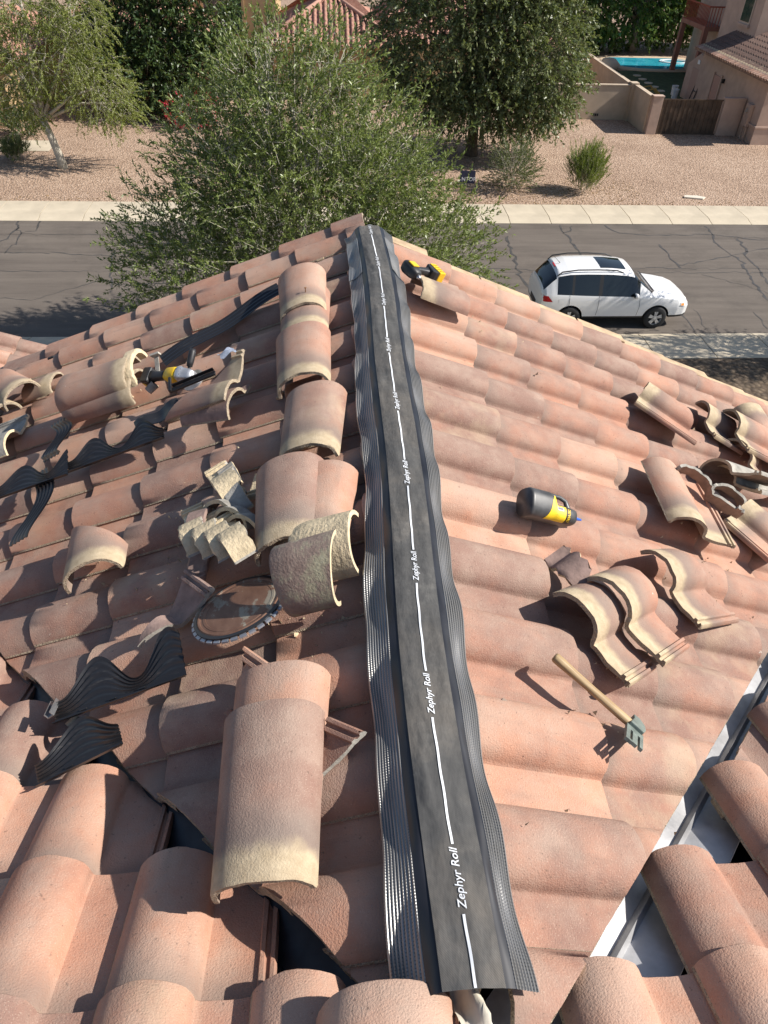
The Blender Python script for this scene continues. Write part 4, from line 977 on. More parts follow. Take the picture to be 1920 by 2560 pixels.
def tree(name, label, base, clumps, ntw, nleaf, L, Wd, lmat, bmat, trunk_r=.14, fork=1.6, tw=(.35,.6), updir=.25, droop=0.0, seed=1, lean=(0,0), group=None, cat='tree', shell=.5, stem=.006, spread=.8, limbs=True, side=.9):
    rng = np.random.default_rng(seed); root = empty(name, base); tag(root, label, cat, group)
    bz = Vector(base); P, d, idx = crown_points(clumps, ntw, rng, shell)
    dirs = unit(d*np.array([1,1,.8])+np.array([0,0,updir])+rng.normal(size=(ntw,3))*spread*.55)
    dirs[:,2] -= droop; dirs = unit(dirs)
    ln = rng.uniform(tw[0], tw[1], (ntw,1)); E_ = P+dirs*ln
    k = np.repeat(np.arange(ntw), nleaf); f = rng.uniform(.05,1.05,(len(k),1))
    sag = np.zeros((len(k),3)); sag[:,2] = -(f[:,0]**2)*droop*.35*ln[k,0]
    LP = P[k]+(E_[k]-P[k])*f+sag
    LD = unit(dirs[k]*.75+rng.normal(size=(len(k),3))*side*.5+np.array([0,0,-droop*.5]))
    b0 = np.array(bz)
    me = leaf_mesh('crown', LP-b0, LD, L, Wd, rng); obj('crown', me, lmat, root)
    sm = stems_mesh('twigs', P-dirs*.18*ln-b0, P+dirs*ln*.8-b0, stem, stem*.4, rng); obj('twigs', sm, bmat, root)
    mb = MB(); fk = Vector((lean[0], lean[1], fork))
    if trunk_r:
        mb.tube([(0,0,-.1),(lean[0]*.12,lean[1]*.1,fork*.25),(lean[0]*.5,lean[1]*.5,fork*.6),fk], [trunk_r*1.35,trunk_r*1.05,trunk_r*.92,trunk_r*.85], 10)
    if limbs:
        rr = random.Random(seed)
        for c in clumps:
            tgt = Vector(c[:3])-bz; mid_ = fk.lerp(tgt, .5)+Vector((rr.uniform(-.3,.3),rr.uniform(-.3,.3),.25)); r_ = max(.02,trunk_r*.5)
            mb.tube([fk-Vector((0,0,.05)), mid_, tgt], [r_, r_*.6, r_*.3], 6)
            for q in range(9):
                u_ = Vector((rr.gauss(0,1),rr.gauss(0,1),rr.gauss(0.2,1))).normalized(); e = tgt+Vector((u_.x*c[3],u_.y*c[4],u_.z*c[5]))*rr.uniform(.75,1.0); s_ = mid_.lerp(tgt, rr.uniform(.2,1))
                mb.tube([s_, s_.lerp(e,.5)+Vector((rr.uniform(-.12,.12),rr.uniform(-.12,.12),rr.uniform(-.05,.15))), e], [r_*.28,r_*.18,r_*.07], 5)
    if mb.V: mb.build('trunk', bmat, root, smooth=True)
    return root
BARK = simple('grey_bark', (.27,.23,.18), .9, var=.35, vscale=9, bmp=.6, bscale=30)
BARKL = simple('pale_twig_bark', (.46,.42,.34), .85, var=.25, vscale=9)
BARKD = simple('dark_bark', (.10,.075,.055), .9, var=.4, vscale=9, bmp=.6, bscale=30)
LF1 = leaf_mat('leaf_front', (.095,.140,.036), (.19,.245,.070), (.34,.39,.15), .36, .40)
LF2 = leaf_mat('leaf_dark', (.068,.098,.036), (.145,.182,.074), (.28,.305,.15), .30, .42)
LF3 = leaf_mat('leaf_bright', (.045,.095,.022), (.085,.16,.036), (.15,.24,.065), .28, .4)
LF4 = leaf_mat('leaf_feather', (.14,.18,.035), (.24,.28,.06), (.34,.37,.11), .38, .55)
LF5 = leaf_mat('leaf_deep', (.028,.058,.018), (.052,.094,.028), (.10,.15,.05), .22, .42)
LF6 = leaf_mat('leaf_broom', (.10,.15,.022), (.17,.23,.035), (.26,.31,.07), .3, .5)
LF7 = leaf_mat('leaf_bush', (.07,.095,.035), (.12,.15,.055), (.19,.22,.09), .25, .5)
T1 = [(-0.94, 18.0, 3.18, 4.37, 3.24, 2.02), (-0.84, 18.11, 4.88, 3.09, 2.63, 1.92), (-0.94, 18.0, 6.27, 1.81, 1.72, 1.33), (-3.61, 17.47, 2.54, 2.02, 2.02, 1.38), (2.15, 17.68, 3.07, 1.81, 1.92, 1.38), (-2.33, 18.32, 4.56, 1.7, 1.82, 1.38), (0.97, 18.11, 4.67, 1.7, 1.72, 1.49), (-0.09, 18.11, 6.91, 0.75, 0.81, 0.8), (-1.58, 18.11, 6.8, 0.75, 0.81, 0.85)]
tree('front_tree', 'large leafy green tree in front of the gable, narrow leaves and pale twigs', (-.85,18.0,.1), T1, 4700, 28, .112, .033, LF1, BARKL, .16, 1.7, (.45,.90), updir=.42, seed=3, shell=.30, stem=.0065, spread=.9)
T2 = [(6.2,35.7,2.3,2.3,1.4,1.1),(8.6,35.8,2.4,1.7,1.4,1.2),(5.4,36.8,4.9,3.7,3.2,3.0),(8.6,36.6,4.7,2.6,2.8,2.6),(6.6,36.6,7.0,3.4,3.0,2.4),(9.6,36.4,3.2,1.6,2.0,1.7),(4.2,36.4,3.2,1.9,2.0,1.6),(6.9,35.6,2.9,2.0,1.6,1.2),(8.2,36.8,7.6,2.4,2.4,2.0)]
tree('dark_tree', 'large dark dense tree across the street right of the ridge', (6.56,36.6,.1), T2, 6000, 17, .17, .075, LF2, BARKD, .26, 1.9, (.5,.95), updir=.10, droop=.38, seed=5, shell=.58, stem=.008)
T3 = [(22.0,64.5,3.9,4.2,2.6,3.4),(26.5,65.5,4.4,3.8,2.6,3.6),(18.2,63.2,3.9,3.6,2.4,3.4),(30,66,5,3.4,3,3.6),(24.5,63,8.5,4.5,3.5,3.0),(28.0,67,8,4,3.5,3.5)]
tree('pool_tree', 'bright green broad-leaved tree behind the swimming pool', (23.5,64.5,.1), T3, 5400, 15, .32, .15, LF3, BARK, .3, 2.2, (.6,1.2), updir=-.1, droop=.4, seed=6, shell=.62, stem=.01)
T4 = [(-11.3,34.2,4.3,2.3,2.0,1.6),(-13.2,34.4,3.6,1.6,1.6,1.4),(-9.5,34.0,3.2,1.4,1.4,1.4),(-8.8,34.2,2.6,.9,1.1,.9),(-12.6,34.0,2.6,1.0,1.1,.9),(-11.8,34.6,6.4,2.2,2.0,1.5),(-9.9,34.3,5.6,1.4,1.5,1.4),(-13.8,34.4,5.6,1.6,1.6,1.5)]
tree('feathery_tree', 'feathery light green tree with leaning grey trunk in the far left yard', (-11.63,34.0,.1), T4, 2100, 36, .105, .030, LF4, BARKL, .165, 1.9, (.45,.85), updir=.05, droop=.45, seed=8, lean=(-.38,.1), shell=.40, stem=.006, spread=1.3)
T5 = [(-8.8,44.3,3.8,2.7,2.4,2.6),(-6.6,44.6,4.4,1.9,2.0,2.1),(-10.6,44.6,4.2,1.9,2.0,2.3),(-8.6,44.5,6.8,2.8,2.4,2.2),(-9.4,42.8,1.9,2.0,1.8,1.4),(-7.4,42.9,2.0,1.6,1.6,1.4),(-11.0,43.2,2.4,1.6,1.6,1.6),(-6.6,44.4,2.6,1.3,1.4,1.2)]
tree('glossy_tree', 'dense dark green glossy tree behind the feathery tree', (-9.0,44.4,.1), T5, 3800, 17, .19, .085, LF5, BARKD, .2, 1.4, (.4,.8), updir=.0, droop=.3, seed=9, shell=.62, stem=.008)
tree('street_tree', 'tree beyond the right edge shading sidewalk and white car', (15.8,16.9,.1), [(16.2,17.2,4.5,2.2,1.3,1.2),(12.75,18.6,4.5,1.05,.6,.6),(17.6,16.8,3.9,1.6,1.4,1.0)], 1300, 18, .10, .035, LF1, BARK, .15, 2.2, (.4,.8), seed=10, shell=.3)
def shrub(name, label, p, r, h, n, nl, L, Wd, m, up=1.2, droop=0, seed=1, b=BARKL, shell=.15):
    return tree(name, label, (p[0],p[1],.1), [(p[0],p[1],.1+h*.42,r,r,h*.45)], n, nl, L, Wd, m, b, 0, .2, (h*.25,h*.45), updir=up, droop=droop, seed=seed, cat='shrub', shell=shell, stem=.006, limbs=False, side=.5)
shrub('broom_shrub', 'yellow-green broom shrub alone in the gravel near the far sidewalk', (10.55,31.45), .70, 1.75, 420, 30, .15, .016, LF6, 2.2, seed=21)
shrub('grey_green_bush', 'grey-green bush under the dark tree beside the broom shrub', (7.55,31.75), .85, 1.9, 420, 22, .09, .028, LF7, .8, seed=22)
shrub('garden_shrub', 'dark green shrub by the house at far left', (-14.7,38.9), .9, 1.3, 260, 20, .12, .04, LF5, .9, seed=23)
shrub('spiky_shrub', 'low dark spiky shrub left of the leaning trunk', (-13.9,35.0), .55, .8, 160, 16, .25, .02, LF2, 1.5, seed=24)
shrub('yellow_shrub', 'yellow-green shrub beside the dark glossy tree near the tan wall', (-5.6,49.5), 1.1, 2.6, 300, 20, .16, .05, LF6, .8, seed=25)
fl = shrub('flowering_shrub', 'red flowering shrub half hidden behind the front tree', (-7.0,41.0), 1.3, 1.6, 320, 18, .12, .04, LF5, .6, seed=26)
RED = leaf_mat('red_flower', (.35,.01,.03), (.50,.02,.05), (.62,.06,.10), .2, .5)
rngf = np.random.default_rng(5); Pf, df, _ = crown_points([(0,0,.75,1.45,1.45,.85)], 130, rngf, .85)
kf = np.repeat(np.arange(130), 5); obj('flowers', leaf_mesh('flowers', Pf[kf]+rngf.normal(size=(650,3))*.05, unit(df[kf]+rngf.normal(size=(650,3))*.6), .12, .09, rngf), RED, fl)
# fallen leaf litter round the shrubs
lt = np.random.default_rng(9); n_ = 2600
LPs = np.stack([lt.uniform(2,13,n_), lt.normal(31.6,1.0,n_), np.full(n_,.115)],1); dd = unit(np.stack([lt.normal(size=n_),lt.normal(size=n_),np.full(n_,.05)],1))
h_ = n_//3; LPs[:h_,0] = lt.uniform(-24,32,h_); LPs[:h_,1] = 29.9+np.abs(lt.normal(0,.35,h_))
LPs[:,1] = np.clip(LPs[:,1], 29.9, 35)
tag(obj('leaf_litter', leaf_mesh('leaf_litter', LPs, dd, .07, .04, lt, .1), leaf_mat('dry_leaf',(.16,.09,.03),(.28,.17,.06),(.38,.26,.12),.1,.8)), 'dry leaf litter on the gravel below the shrubs', 'leaf litter', kind='stuff')
# ------------------------------------------------------------------ WHITE CAR
car = empty('parked_car'); tag(car, 'white estate-like SUV with black roof rails and sunroof parked at the near kerb', 'car')
WPAINT = simple('white_paint', (.80,.80,.79), .28, 0, coat=.6); 
def glass_mat():
    m, nt, b = newmat('tinted_glass'); b.inputs['Base Color'].default_value = (.010,.013,.015,1); b.inputs['Roughness'].default_value = .04; b.inputs['Specular IOR Level'].default_value = .7; return m
GLS = glass_mat(); BTRIM = simple('black_trim', (.018,.018,.019), .5)
# stations: x, zb, w_sill, w_mid, w_belt, z_belt, w_roofedge, z_roofedge, z_top
ST = [(0.00,.50,.60,.70,.66,.88,.58,1.00,1.04),(0.03,.42,.74,.80,.77,.98,.62,1.10,1.16),(0.12,.38,.80,.865,.84,1.05,.64,1.20,1.27),(0.30,.34,.83,.885,.865,1.07,.63,1.39,1.455),(0.48,.32,.84,.893,.872,1.065,.63,1.55,1.62),
 (0.80,.31,.85,.895,.875,1.055,.645,1.61,1.675),(1.30,.30,.85,.897,.878,1.035,.65,1.625,1.69),(1.85,.30,.85,.897,.878,1.02,.65,1.62,1.69),(2.05,.30,.85,.897,.878,1.015,.65,1.615,1.685),(2.50,.30,.85,.896,.877,1.005,.64,1.575,1.645),(2.70,.30,.85,.895,.877,1.0,.635,1.53,1.595),
 (3.02,.30,.85,.893,.876,.995,.68,1.285,1.345),(3.32,.31,.85,.890,.872,.985,.745,1.075,1.12),(3.42,.31,.845,.888,.87,.975,.745,1.03,1.075),(3.80,.32,.84,.88,.86,.93,.72,.985,1.03),(4.15,.32,.82,.865,.835,.88,.67,.935,.975),(4.38,.32,.76,.81,.76,.82,.59,.86,.90),(4.52,.33,.66,.69,.64,.74,.48,.78,.81),(4.58,.36,.55,.55,.50,.66,.36,.69,.71)]
def sect(s):
    x, zb, ws, wm, wb, zbelt, wr, zr, zt = s
    half = [(0,zb),(ws*.55,zb),(ws,zb+.03),(ws+(wm-ws)*.5,zb+.10),(wm,zb+.30),(wm+.003,(zb+.30+zbelt)/2),(wb+.012,zbelt-.06),(wb-.005,zbelt),(wr+(wb-wr)*.10,zr-.03),(wr-.03,zr+.012),(wr*.70,zt-.022),(wr*.35,zt-.005),(0,zt)]
    return [(x,-y,z) for y,z in half]+[(x,y,z) for y,z in reversed(half[1:-1])]
# subdivide stations smoothly
def lerp(a,b,f): return tuple(p+(q-p)*f for p,q in zip(a,b))
ST2 = []
for i, (a, b) in enumerate(zip(ST, ST[1:])):
    nsub = max(1, int((b[0]-a[0])/.035))
    for k_ in range(nsub): ST2.append(lerp(a,b,k_/nsub))
ST2.append(ST[-1])
rings = [sect(s) for s in ST2]; n = len(rings[0])
mb = MB(); mb.loft(rings); half_n = 13
# tag faces as glass
def xm(i): return (ST2[i][0]+ST2[i+1][0])/2
for fi in range((len(rings)-1)*n):
    i, k_ = divmod(fi, n); x = xm(i); kk = k_ if k_ < 12 else n-1-k_
    m_ = 0
    if kk == 7 and (.46 < x < .86 or .93 < x < 1.66 or 1.76 < x < 2.90): m_ = 1
    if kk == 7 and (.86 <= x <= .93 or 1.66 <= x <= 1.76): m_ = 2
    if 8 <= kk <= 11 and 2.70 < x < 3.33: m_ = 1
    if 8 <= kk <= 11 and .06 < x < .42: m_ = 1
    if kk in (0,1,2) : m_ = 2
    mb.M[fi] = m_
me = mb.mesh('body'); bm = bmesh.new(); bm.from_mesh(me); bmesh.ops.recalc_face_normals(bm, faces=bm.faces); bm.to_mesh(me); bm.free()
for m_ in (WPAINT, GLS, BTRIM): me.materials.append(m_)
tmp = bpy.data.objects.new('tmp', me); C.objects.link(tmp)
WX = (.90, 3.54); WR = .345
cyls = []
for wx in WX:
    cmb = MB().tube([(wx,-1.1,.345),(wx,1.1,.345)], .405, 36); cme = cmb.mesh('c'); bm = bmesh.new(); bm.from_mesh(cme); bmesh.ops.recalc_face_normals(bm, faces=bm.faces); bm.to_mesh(cme); bm.free(); cme.materials.append(BTRIM)
    co = bpy.data.objects.new('c', cme); C.objects.link(co); cyls.append(co)
    md = tmp.modifiers.new('b', 'BOOLEAN'); md.operation = 'DIFFERENCE'; md.object = co; md.solver = 'EXACT'; md.material_mode = 'TRANSFER'
bpy.context.view_layer.update()
bme = bpy.data.meshes.new_from_object(tmp.evaluated_get(bpy.context.evaluated_depsgraph_get()))
for o in cyls+[tmp]: bpy.data.objects.remove(o)
names_ = [m_.name if m_ else '' for m_ in bme.materials]
def split(me, test, name, m, parent, inset=0):
    bm = bmesh.new(); bm.from_mesh(me); bmesh.ops.delete(bm, geom=[f for f in bm.faces if not test(f)], context='FACES')
    if not bm.faces: bm.free(); return None
    m2 = bpy.data.meshes.new(name); bm.to_mesh(m2); bm.free(); m2.materials.clear(); m2.materials.append(m)
    m2.polygons.foreach_set('material_index', [0]*len(m2.polygons)); smooth_angle(m2, 32); return obj(name, m2, m, parent)
mi = lambda f: names_[f.material_index].split('.')[0]
split(bme, lambda f: mi(f) == 'white_paint', 'body', WPAINT, car)
split(bme, lambda f: mi(f) == 'black_trim', 'lower_trim', BTRIM, car)
for nm, tst in (('windshield', lambda c: c.x > 2.69 and abs(c.y) < .74 and c.z > 1.0 and not (c.x < 2.9 and abs(c.y) > .645)), ('rear_window', lambda c: c.x < .43 and abs(c.y) < .645)):
    split(bme, lambda f: mi(f) == 'tinted_glass' and tst(f.calc_center_median()), nm, GLS, car)
isw = lambda c: (c.x > 2.69 and abs(c.y) < .74 and c.z > 1.0 and not (c.x < 2.9 and abs(c.y) > .645)) or (c.x < .43 and abs(c.y) < .645)
for sgn in (-1, 1):
    for a, b in ((0,.9),(.9,1.7),(1.7,3.2)):
        split(bme, lambda f: mi(f) == 'tinted_glass' and not isw(f.calc_center_median()) and f.calc_center_median().y*sgn > 0 and a < f.calc_center_median().x < b, 'side_window', GLS, car)
# sunroof, rails, antenna
def roofz(x, y):
    for a, b in zip(ST, ST[1:]):
        if a[0] <= x <= b[0]:
            s = lerp(a, b, (x-a[0])/(b[0]-a[0])); wr, zr, zt = s[6], s[7], s[8]; q = abs(y)/wr
            return zt-.005*q/.35 if q < .35 else (zt-.005-.017*(q-.35)/.35 if q < .7 else zt-.022-(zt-.034-zr)*(q-.7)/.3)
    return 1.6
V = [(x,y,roofz(x,y)+.006) for x in np.linspace(1.72,2.48,6) for y in np.linspace(-.40,.40,7)]
obj('sunroof', mesh('sunroof', V, [(i*7+j,i*7+j+1,(i+1)*7+j+1,(i+1)*7+j) for i in range(5) for j in range(6)], True), GLS, car)
for sgn in (-1,1):
    pts = [(.42,.60*sgn,roofz(.42,.60)-.0),(.55,.61*sgn,roofz(.55,.61)+.055),(1.0,.615*sgn,roofz(1.0,.61)+.065),(1.6,.615*sgn,roofz(1.6,.61)+.065),(2.15,.605*sgn,roofz(2.15,.6)+.055),(2.36,.595*sgn,roofz(2.36,.59)+.0)]
    MB().tube(pts, [.014,.02,.02,.02,.02,.014], 8).build('roof_rail', BTRIM, car, smooth=True)
MB().tube([(.62,.0,1.66),(.56,.0,1.72),(.40,.0,1.86)], [.012,.006,.003], 6).build('antenna', BTRIM, car)
# wheels
TYRE = simple('tyre_rubber', (.020,.020,.021), .85); RIM = simple('alloy', (.62,.63,.65), .35, .5)
for wx in WX:
    for sgn in (-1,1):
        wh = empty('wheel'); wh.parent = car; wh.location = (wx, sgn*.80, WR)
        pr = [(.205,-.10),(.30,-.105),(.335,-.085),(.345,-.05),(.345,.05),(.335,.085),(.30,.105),(.205,.10)]
        mb = MB(); mb.loft([[(r*math.cos(2*math.pi*k/40), y, r*math.sin(2*math.pi*k/40)) for k in range(40)] for r, y in pr], cap=False); mb.build('tyre', TYRE, wh, smooth=True)
        mb = MB(); mb.loft([[(r*math.cos(2*math.pi*k/32), sgn*y, r*math.sin(2*math.pi*k/32)) for k in range(32)] for r, y in ((.232,.09),(.215,.094),(.205,.07),(.20,.0))], cap=False)
        for q in range(5):
            a = q*2*math.pi/5+.3
            for da in (-.30,.30):
                R_ = Matrix.Rotation(-(a+da*.55), 4, 'Y'); mb.box((.03,sgn*.080-.010,-.022),(.215,sgn*.080+.012,.022), 0, R_)
        mb.tube([(0,sgn*.06,0),(0,sgn*.098,0)], [.06,.045], 16); mb.build('rim', RIM, wh)
        MB().tube([(0,sgn*.02,0),(0,sgn*.03,0)], .20, 24).build('hub_shadow_plate', simple('spoke_shade',(.03,.03,.03),.7), wh)  # dark plate standing in for the shade behind the spokes
HL = simple('headlamp', (.75,.77,.78), .1, .2); AMB = simple('amber', (.75,.25,.02), .3); REDL = simple('tail_red', (.42,.008,.012), .2)
def sidept(x, z, sgn, out=.006):
    for a, b in zip(ST, ST[1:]):
        if a[0] <= x <= b[0]:
            s = lerp(a, b, (x-a[0])/(b[0]-a[0])); h = [(-p[1], p[2]) for p in sect(s)[:13]]
            for (y0,z0),(y1,z1_) in zip(h[2:], h[3:]):
                if z0 <= z <= z1_: return (x, sgn*(y0+(y1-y0)*(z-z0)/(z1_-z0+1e-9)+out), z)
            return (x, sgn*(h[-3][0]+out), z)
def sidepatch(name, poly_rows, m, sgn, out=.006):
    V = [sidept(x, z, sgn, out) for row in poly_rows for x, z in row]; nx = len(poly_rows[0])
    return obj(name, mesh(name, V, [(j*nx+i,j*nx+i+1,(j+1)*nx+i+1,(j+1)*nx+i) for j in range(len(poly_rows)-1) for i in range(nx-1)], True), m, car)
for sgn in (-1,1):
    hl = sidepatch('headlight', [[(x, .70+.05*t+(x-4.2)*(-.02)) for x in np.linspace(4.22,4.53,8)] for t in (0,.7,1.4,2.1)], HL, sgn, .010)
    sidepatch('turn_signal', [[(x, .72+.06*t) for x in np.linspace(4.24,4.34,4)] for t in (0,1)], AMB, sgn, .016)
    sidepatch('taillight', [[(x, .86+.055*t) for x in np.linspace(.02,.34-.05*t,6)] for t in (0,1,2,3)], REDL, sgn, .010)
    for x0 in (1.34, 2.34):
        sidepatch('door_handle', [[(x, .885+.018*t) for x in np.linspace(x0,x0+.2,6)] for t in (0,1,2)], WPAINT, sgn, .030)
    for pts in ([(.83,.40),(.84,.75),(.82,1.05)], [(1.70,.36),(1.715,.7),(1.70,1.02)], [(2.93,.36),(2.96,.7),(2.92,.98)]):
        P_ = [sidept(x, z, sgn, .001) for x, z in [lerp(a,b,f) for a,b in zip(pts,pts[1:]) for f in (0,.33,.66)]+[pts[-1]]]
        MB().tube(P_, .0055, 4).build('door_seam', BTRIM, car)
    mr = empty('side_mirror'); mr.parent = car; mr.location = (2.78, sgn*.93, 1.05)
    MB().loft(rbox([(-.05,0,0,.085,.055),(.0,0,0,.10,.07),(.05,0,0,.08,.055),(.07,0,0,.04,.03)])).build('shell', WPAINT, mr, smooth=True)
    MB().box((-.06,-.07,-.045),(-.049,.07,.045)).build('mirror_glass', GLS, mr)
sidepatch('fuel_door', [[(x, .80+.05*t) for x in np.linspace(.52,.68,4)] for t in (0,1,2,3)], WPAINT, -1, .004)
MB().box((-.015,-.30,.52),(.02,.30,.66)).build('number_plate_panel', BTRIM, car, bevel=.01)
MB().box((.43,-.12,1.60),(.47,.12,1.625)).build('brake_light', REDL, car)
MB().box((4.50,-.40,.38),(4.585,.40,.50)).build('front_grille', BTRIM, car, bevel=.02)
# wiper cowl
MB().loft([[(x,y,z) for y in np.linspace(-.72,.72,12)] for x,z in ((3.30,1.135),(3.40,1.092))], cap=False, closed=False).build('wiper_cowl', BTRIM, car)
car.location = (5.86, 20.26, 0)
# ------------------------------------------------------------------ FAR BUILDINGS RIGHT
STUCP = simple('pink_stucco', (.46,.335,.265), .95, var=.10, vscale=2.2, bmp=.35, bscale=25)
STUCW = simple('block_wall_stucco', (.50,.40,.295), .95, var=.13, vscale=1.6, bmp=.4, bscale=25)
STUCT = simple('tan_stucco', (.46,.315,.17), .95, var=.12, vscale=1.6, bmp=.35, bscale=25)
STUCR = simple('red_brown_stucco', (.30,.14,.10), .95, var=.15, vscale=2)
def wall(name, label, boxes, m, cat='wall', caps=True):
    root = empty(name, boxes[0][0]); root.location = (0,0,0); tag(root, label, cat)
    for lo_, hi in boxes:
        box('wall_panel', lo_, hi, m, root)
        if caps: box('cap', (lo_[0]-.03,lo_[1]-.03,hi[2]), (hi[0]+.03,hi[1]+.03,hi[2]+.06), m, root, bevel=.012)
    return root
bw = wall('block_wall', 'cream stucco block wall with a stepped corner beside the brown gate', [((16.42,41.0,.05),(16.62,43.6,1.80)), ((11.0,43.62,.05),(16.40,43.80,1.76)), ((16.25,43.45,.05),(16.60,43.86,1.88)), ((16.15,43.9,.05),(16.33,60,1.85))], STUCW)
tag(MB().box((16.50,40.70,.05),(17.02,41.02,1.84)).box((16.47,40.67,1.84),(17.05,41.05,1.90)).build('gate_post', STUCP, bevel=.012), 'pink stucco post left of the brown gate', 'post')
tag(MB().box((20.28,40.66,.05),(21.40,40.92,1.80)).box((20.25,40.63,1.80),(21.40,40.95,1.86)).build('gate_pier', STUCP, bevel=.012), 'stucco pier between the brown gate and the house', 'post')
# vent in the block wall
tag(MB().box((14.45,43.58,.28),(14.52,43.63,.40)).box((14.56,43.58,.28),(14.63,43.63,.40)).box((14.67,43.58,.28),(14.74,43.63,.40)).build('wall_vent', BTRIM), 'small black openwork vent at the foot of the block wall', 'vent')
gate = empty('gate'); tag(gate, 'dark brown ribbed metal double gate beside the pink house', 'gate'); GATEM = simple('gate_brown', (.085,.055,.035), .65, .2, var=.45, vscale=3)
x = 17.06; i = 0
while x < 20.22:
    box('slat', (x,40.80+(.02 if i % 2 else 0),.10), (x+.118,40.84+(.02 if i % 2 else 0),1.72), GATEM, gate); x += .122; i += 1
for z in (.10,1.70): box('rail', (17.05,40.765,z), (20.25,40.795,z+.06), GATEM, gate)
# pink two-storey house
ph = empty('pink_house'); tag(ph, 'pink stucco two-storey house with tiled garage roof at the right edge', 'house')
box('wall', (21.45,39.0,.02), (31,47.2,3.02), STUCP, ph)
box('wall_base', (21.40,38.95,.02), (31,39.0,.85), STUCP, ph); box('base_band', (21.37,38.92,.85), (31,39.0,.95), STUCP, ph, bevel=.02); box('base_band', (21.37,39.0,.85), (21.45,40.4,.95), STUCP, ph)
box('wall_upper', (22.95,44.9,3.0), (33,49.3,7.6), STUCP, ph); box('wall_rear', (23.2,47.2,.02), (33,49.2,3.0), STUCP, ph)
# garage roof sloping up to the right, barrel eave tiles along its left edge
RTDK = tile_mat('brown_roof_tile', [(.12,.07,.055),(.17,.09,.07),(.22,.12,.09),(.27,.16,.12),(.16,.12,.10)], tan=False)
sl = .42
def groof(x): return 3.04 + sl*(x-20.95)
MB().add([(20.95,38.3,3.04),(24.6,38.3,groof(24.6)),(24.6,47.4,groof(24.6)),(20.95,47.4,3.04),(20.95,38.3,2.94),(24.6,38.3,groof(24.6)-.1),(24.6,47.4,groof(24.6)-.1),(20.95,47.4,2.94)], [(0,1,2,3),(7,6,5,4),(0,4,5,1),(1,5,6,2),(2,6,7,3),(3,7,4,0)]).build('roof', RTDK, ph)
big = stile_mesh('eave_tile', seed=3, v1=.45, nv=2)
for i in range(31):
    o = bpy.data.objects.new('eave_tile', big); C.objects.link(o); o.parent = ph
    cc = 1/math.sqrt(1+sl*sl); o.matrix_world = basis(Vector((0,-1,0)), Vector((cc,0,sl*cc)), Vector((-sl*cc,0,cc)), Vector((20.88,47.2-.29*i,3.07)))
for r in range(1,10):
    mbt = MB()
    for i in range(31):
        y = 47.2-.29*i; x0 = 20.95+.33*r; 
        V = [(x0+dx, y-.19*t/6-.0, groof(x0+dx)+.02+.075*math.sin(math.pi*t/6)-(.02 if dx else 0)) for dx in (0,.33) for t in range(7)]
        mbt.add(V, [(t,t+1,8+t,7+t) for t in range(6)])
    tag(mbt.build('tile_course', RTDK, ph, smooth=True), kind='stuff')
# windows, door, meter box
GRN = simple('green_window_glass', (.025,.055,.045), .08, spec=.7); FRM = simple('window_frame', (.50,.40,.32), .8)
wn = box('window', (22.90,45.35,4.35), (22.94,46.55,6.0), FRM, ph); wn.location.y = .5; box('pane', (22.88,45.45,4.45), (22.90,45.93,5.95), GRN, wn); box('pane', (22.88,45.97,4.45), (22.90,46.45,5.95), GRN, wn); box('sill', (22.80,45.25,4.22), (22.94,46.65,4.35), STUCP, wn, bevel=.02)
dr = box('door', (21.40,44.1,.1), (21.44,45.0,2.15), simple('dusty_door',(.40,.24,.19),.8), ph); box('door_frame', (21.36,44.0,.1), (21.44,44.1,2.25), STUCP, dr); box('door_frame', (21.36,45.0,.1), (21.44,45.1,2.25), STUCP, dr); box('wall_lamp', (21.28,43.7,1.95), (21.44,43.82,2.15), BTRIM, ph)
mbx = box('meter_box', (21.25,39.75,.75), (21.44,40.25,1.75), STUCP, ph, bevel=.02); MB().tube([(21.24,40.0,1.45),(21.20,40.0,1.45)], .09, 16).build('meter_dial', GREYT, mbx)
for y in (39.7,39.85,40.05): MB().tube([(21.33,y,.05),(21.33,y,.75)], .03, 8).build('conduit', STUCP, ph)
# shed
sh = empty('garden_shed'); tag(sh, 'small pink gabled garden shed behind the brown gate', 'shed')
MB().add([(21.75,46.6,.05),(21.75,49.6,.05),(21.75,49.6,1.9),(21.75,48.1,2.65),(21.75,46.6,1.9),(23.1,46.6,.05),(23.1,49.6,.05),(23.1,49.6,1.9),(23.1,48.1,2.65),(23.1,46.6,1.9)], [(0,1,2,3,4),(9,8,7,6,5),(0,4,9,5),(4,3,8,9),(3,2,7,8),(2,1,6,7),(1,0,5,6)]).build('wall', STUCP, sh)
box('door', (21.71,47.5,.1), (21.74,48.7,1.85), simple('shed_door',(.42,.28,.22),.85), sh); box('gable_vent', (21.71,47.95,2.1), (21.74,48.25,2.3), WHT, sh)
ldr = empty('ladder'); tag(ldr, 'black folding ladder leaning on the shed', 'ladder')
for y in (46.75,47.25): MB().tube([(21.25,y,.1),(21.62,y,1.75)], .035, 6).build('rail', BTRIM, ldr)
for z in (.45,.9,1.35): MB().tube([(21.25+.37*(z-.1)/1.65,46.75,z),(21.25+.37*(z-.1)/1.65,47.25,z)], .03, 6).build('rung', BTRIM, ldr)
bk = MB().loft([[(21.5+r*math.cos(2*math.pi*k/20), 50.0+r*math.sin(2*math.pi*k/20), z) for k in range(20)] for r, z in ((.17,.1),(.19,.55),(.20,.56),(.20,.62),(.19,.62),(.16,.14))]).build('bucket', simple('white_plastic',(.75,.75,.73),.5)); tag(bk, 'white plastic bucket beside the shed', 'bucket')
bk2 = bk.copy(); C.objects.link(bk2); bk2.location = (-.35,-1.0,0); tag(bk2, 'second white bucket standing just nearer the gate', 'bucket')
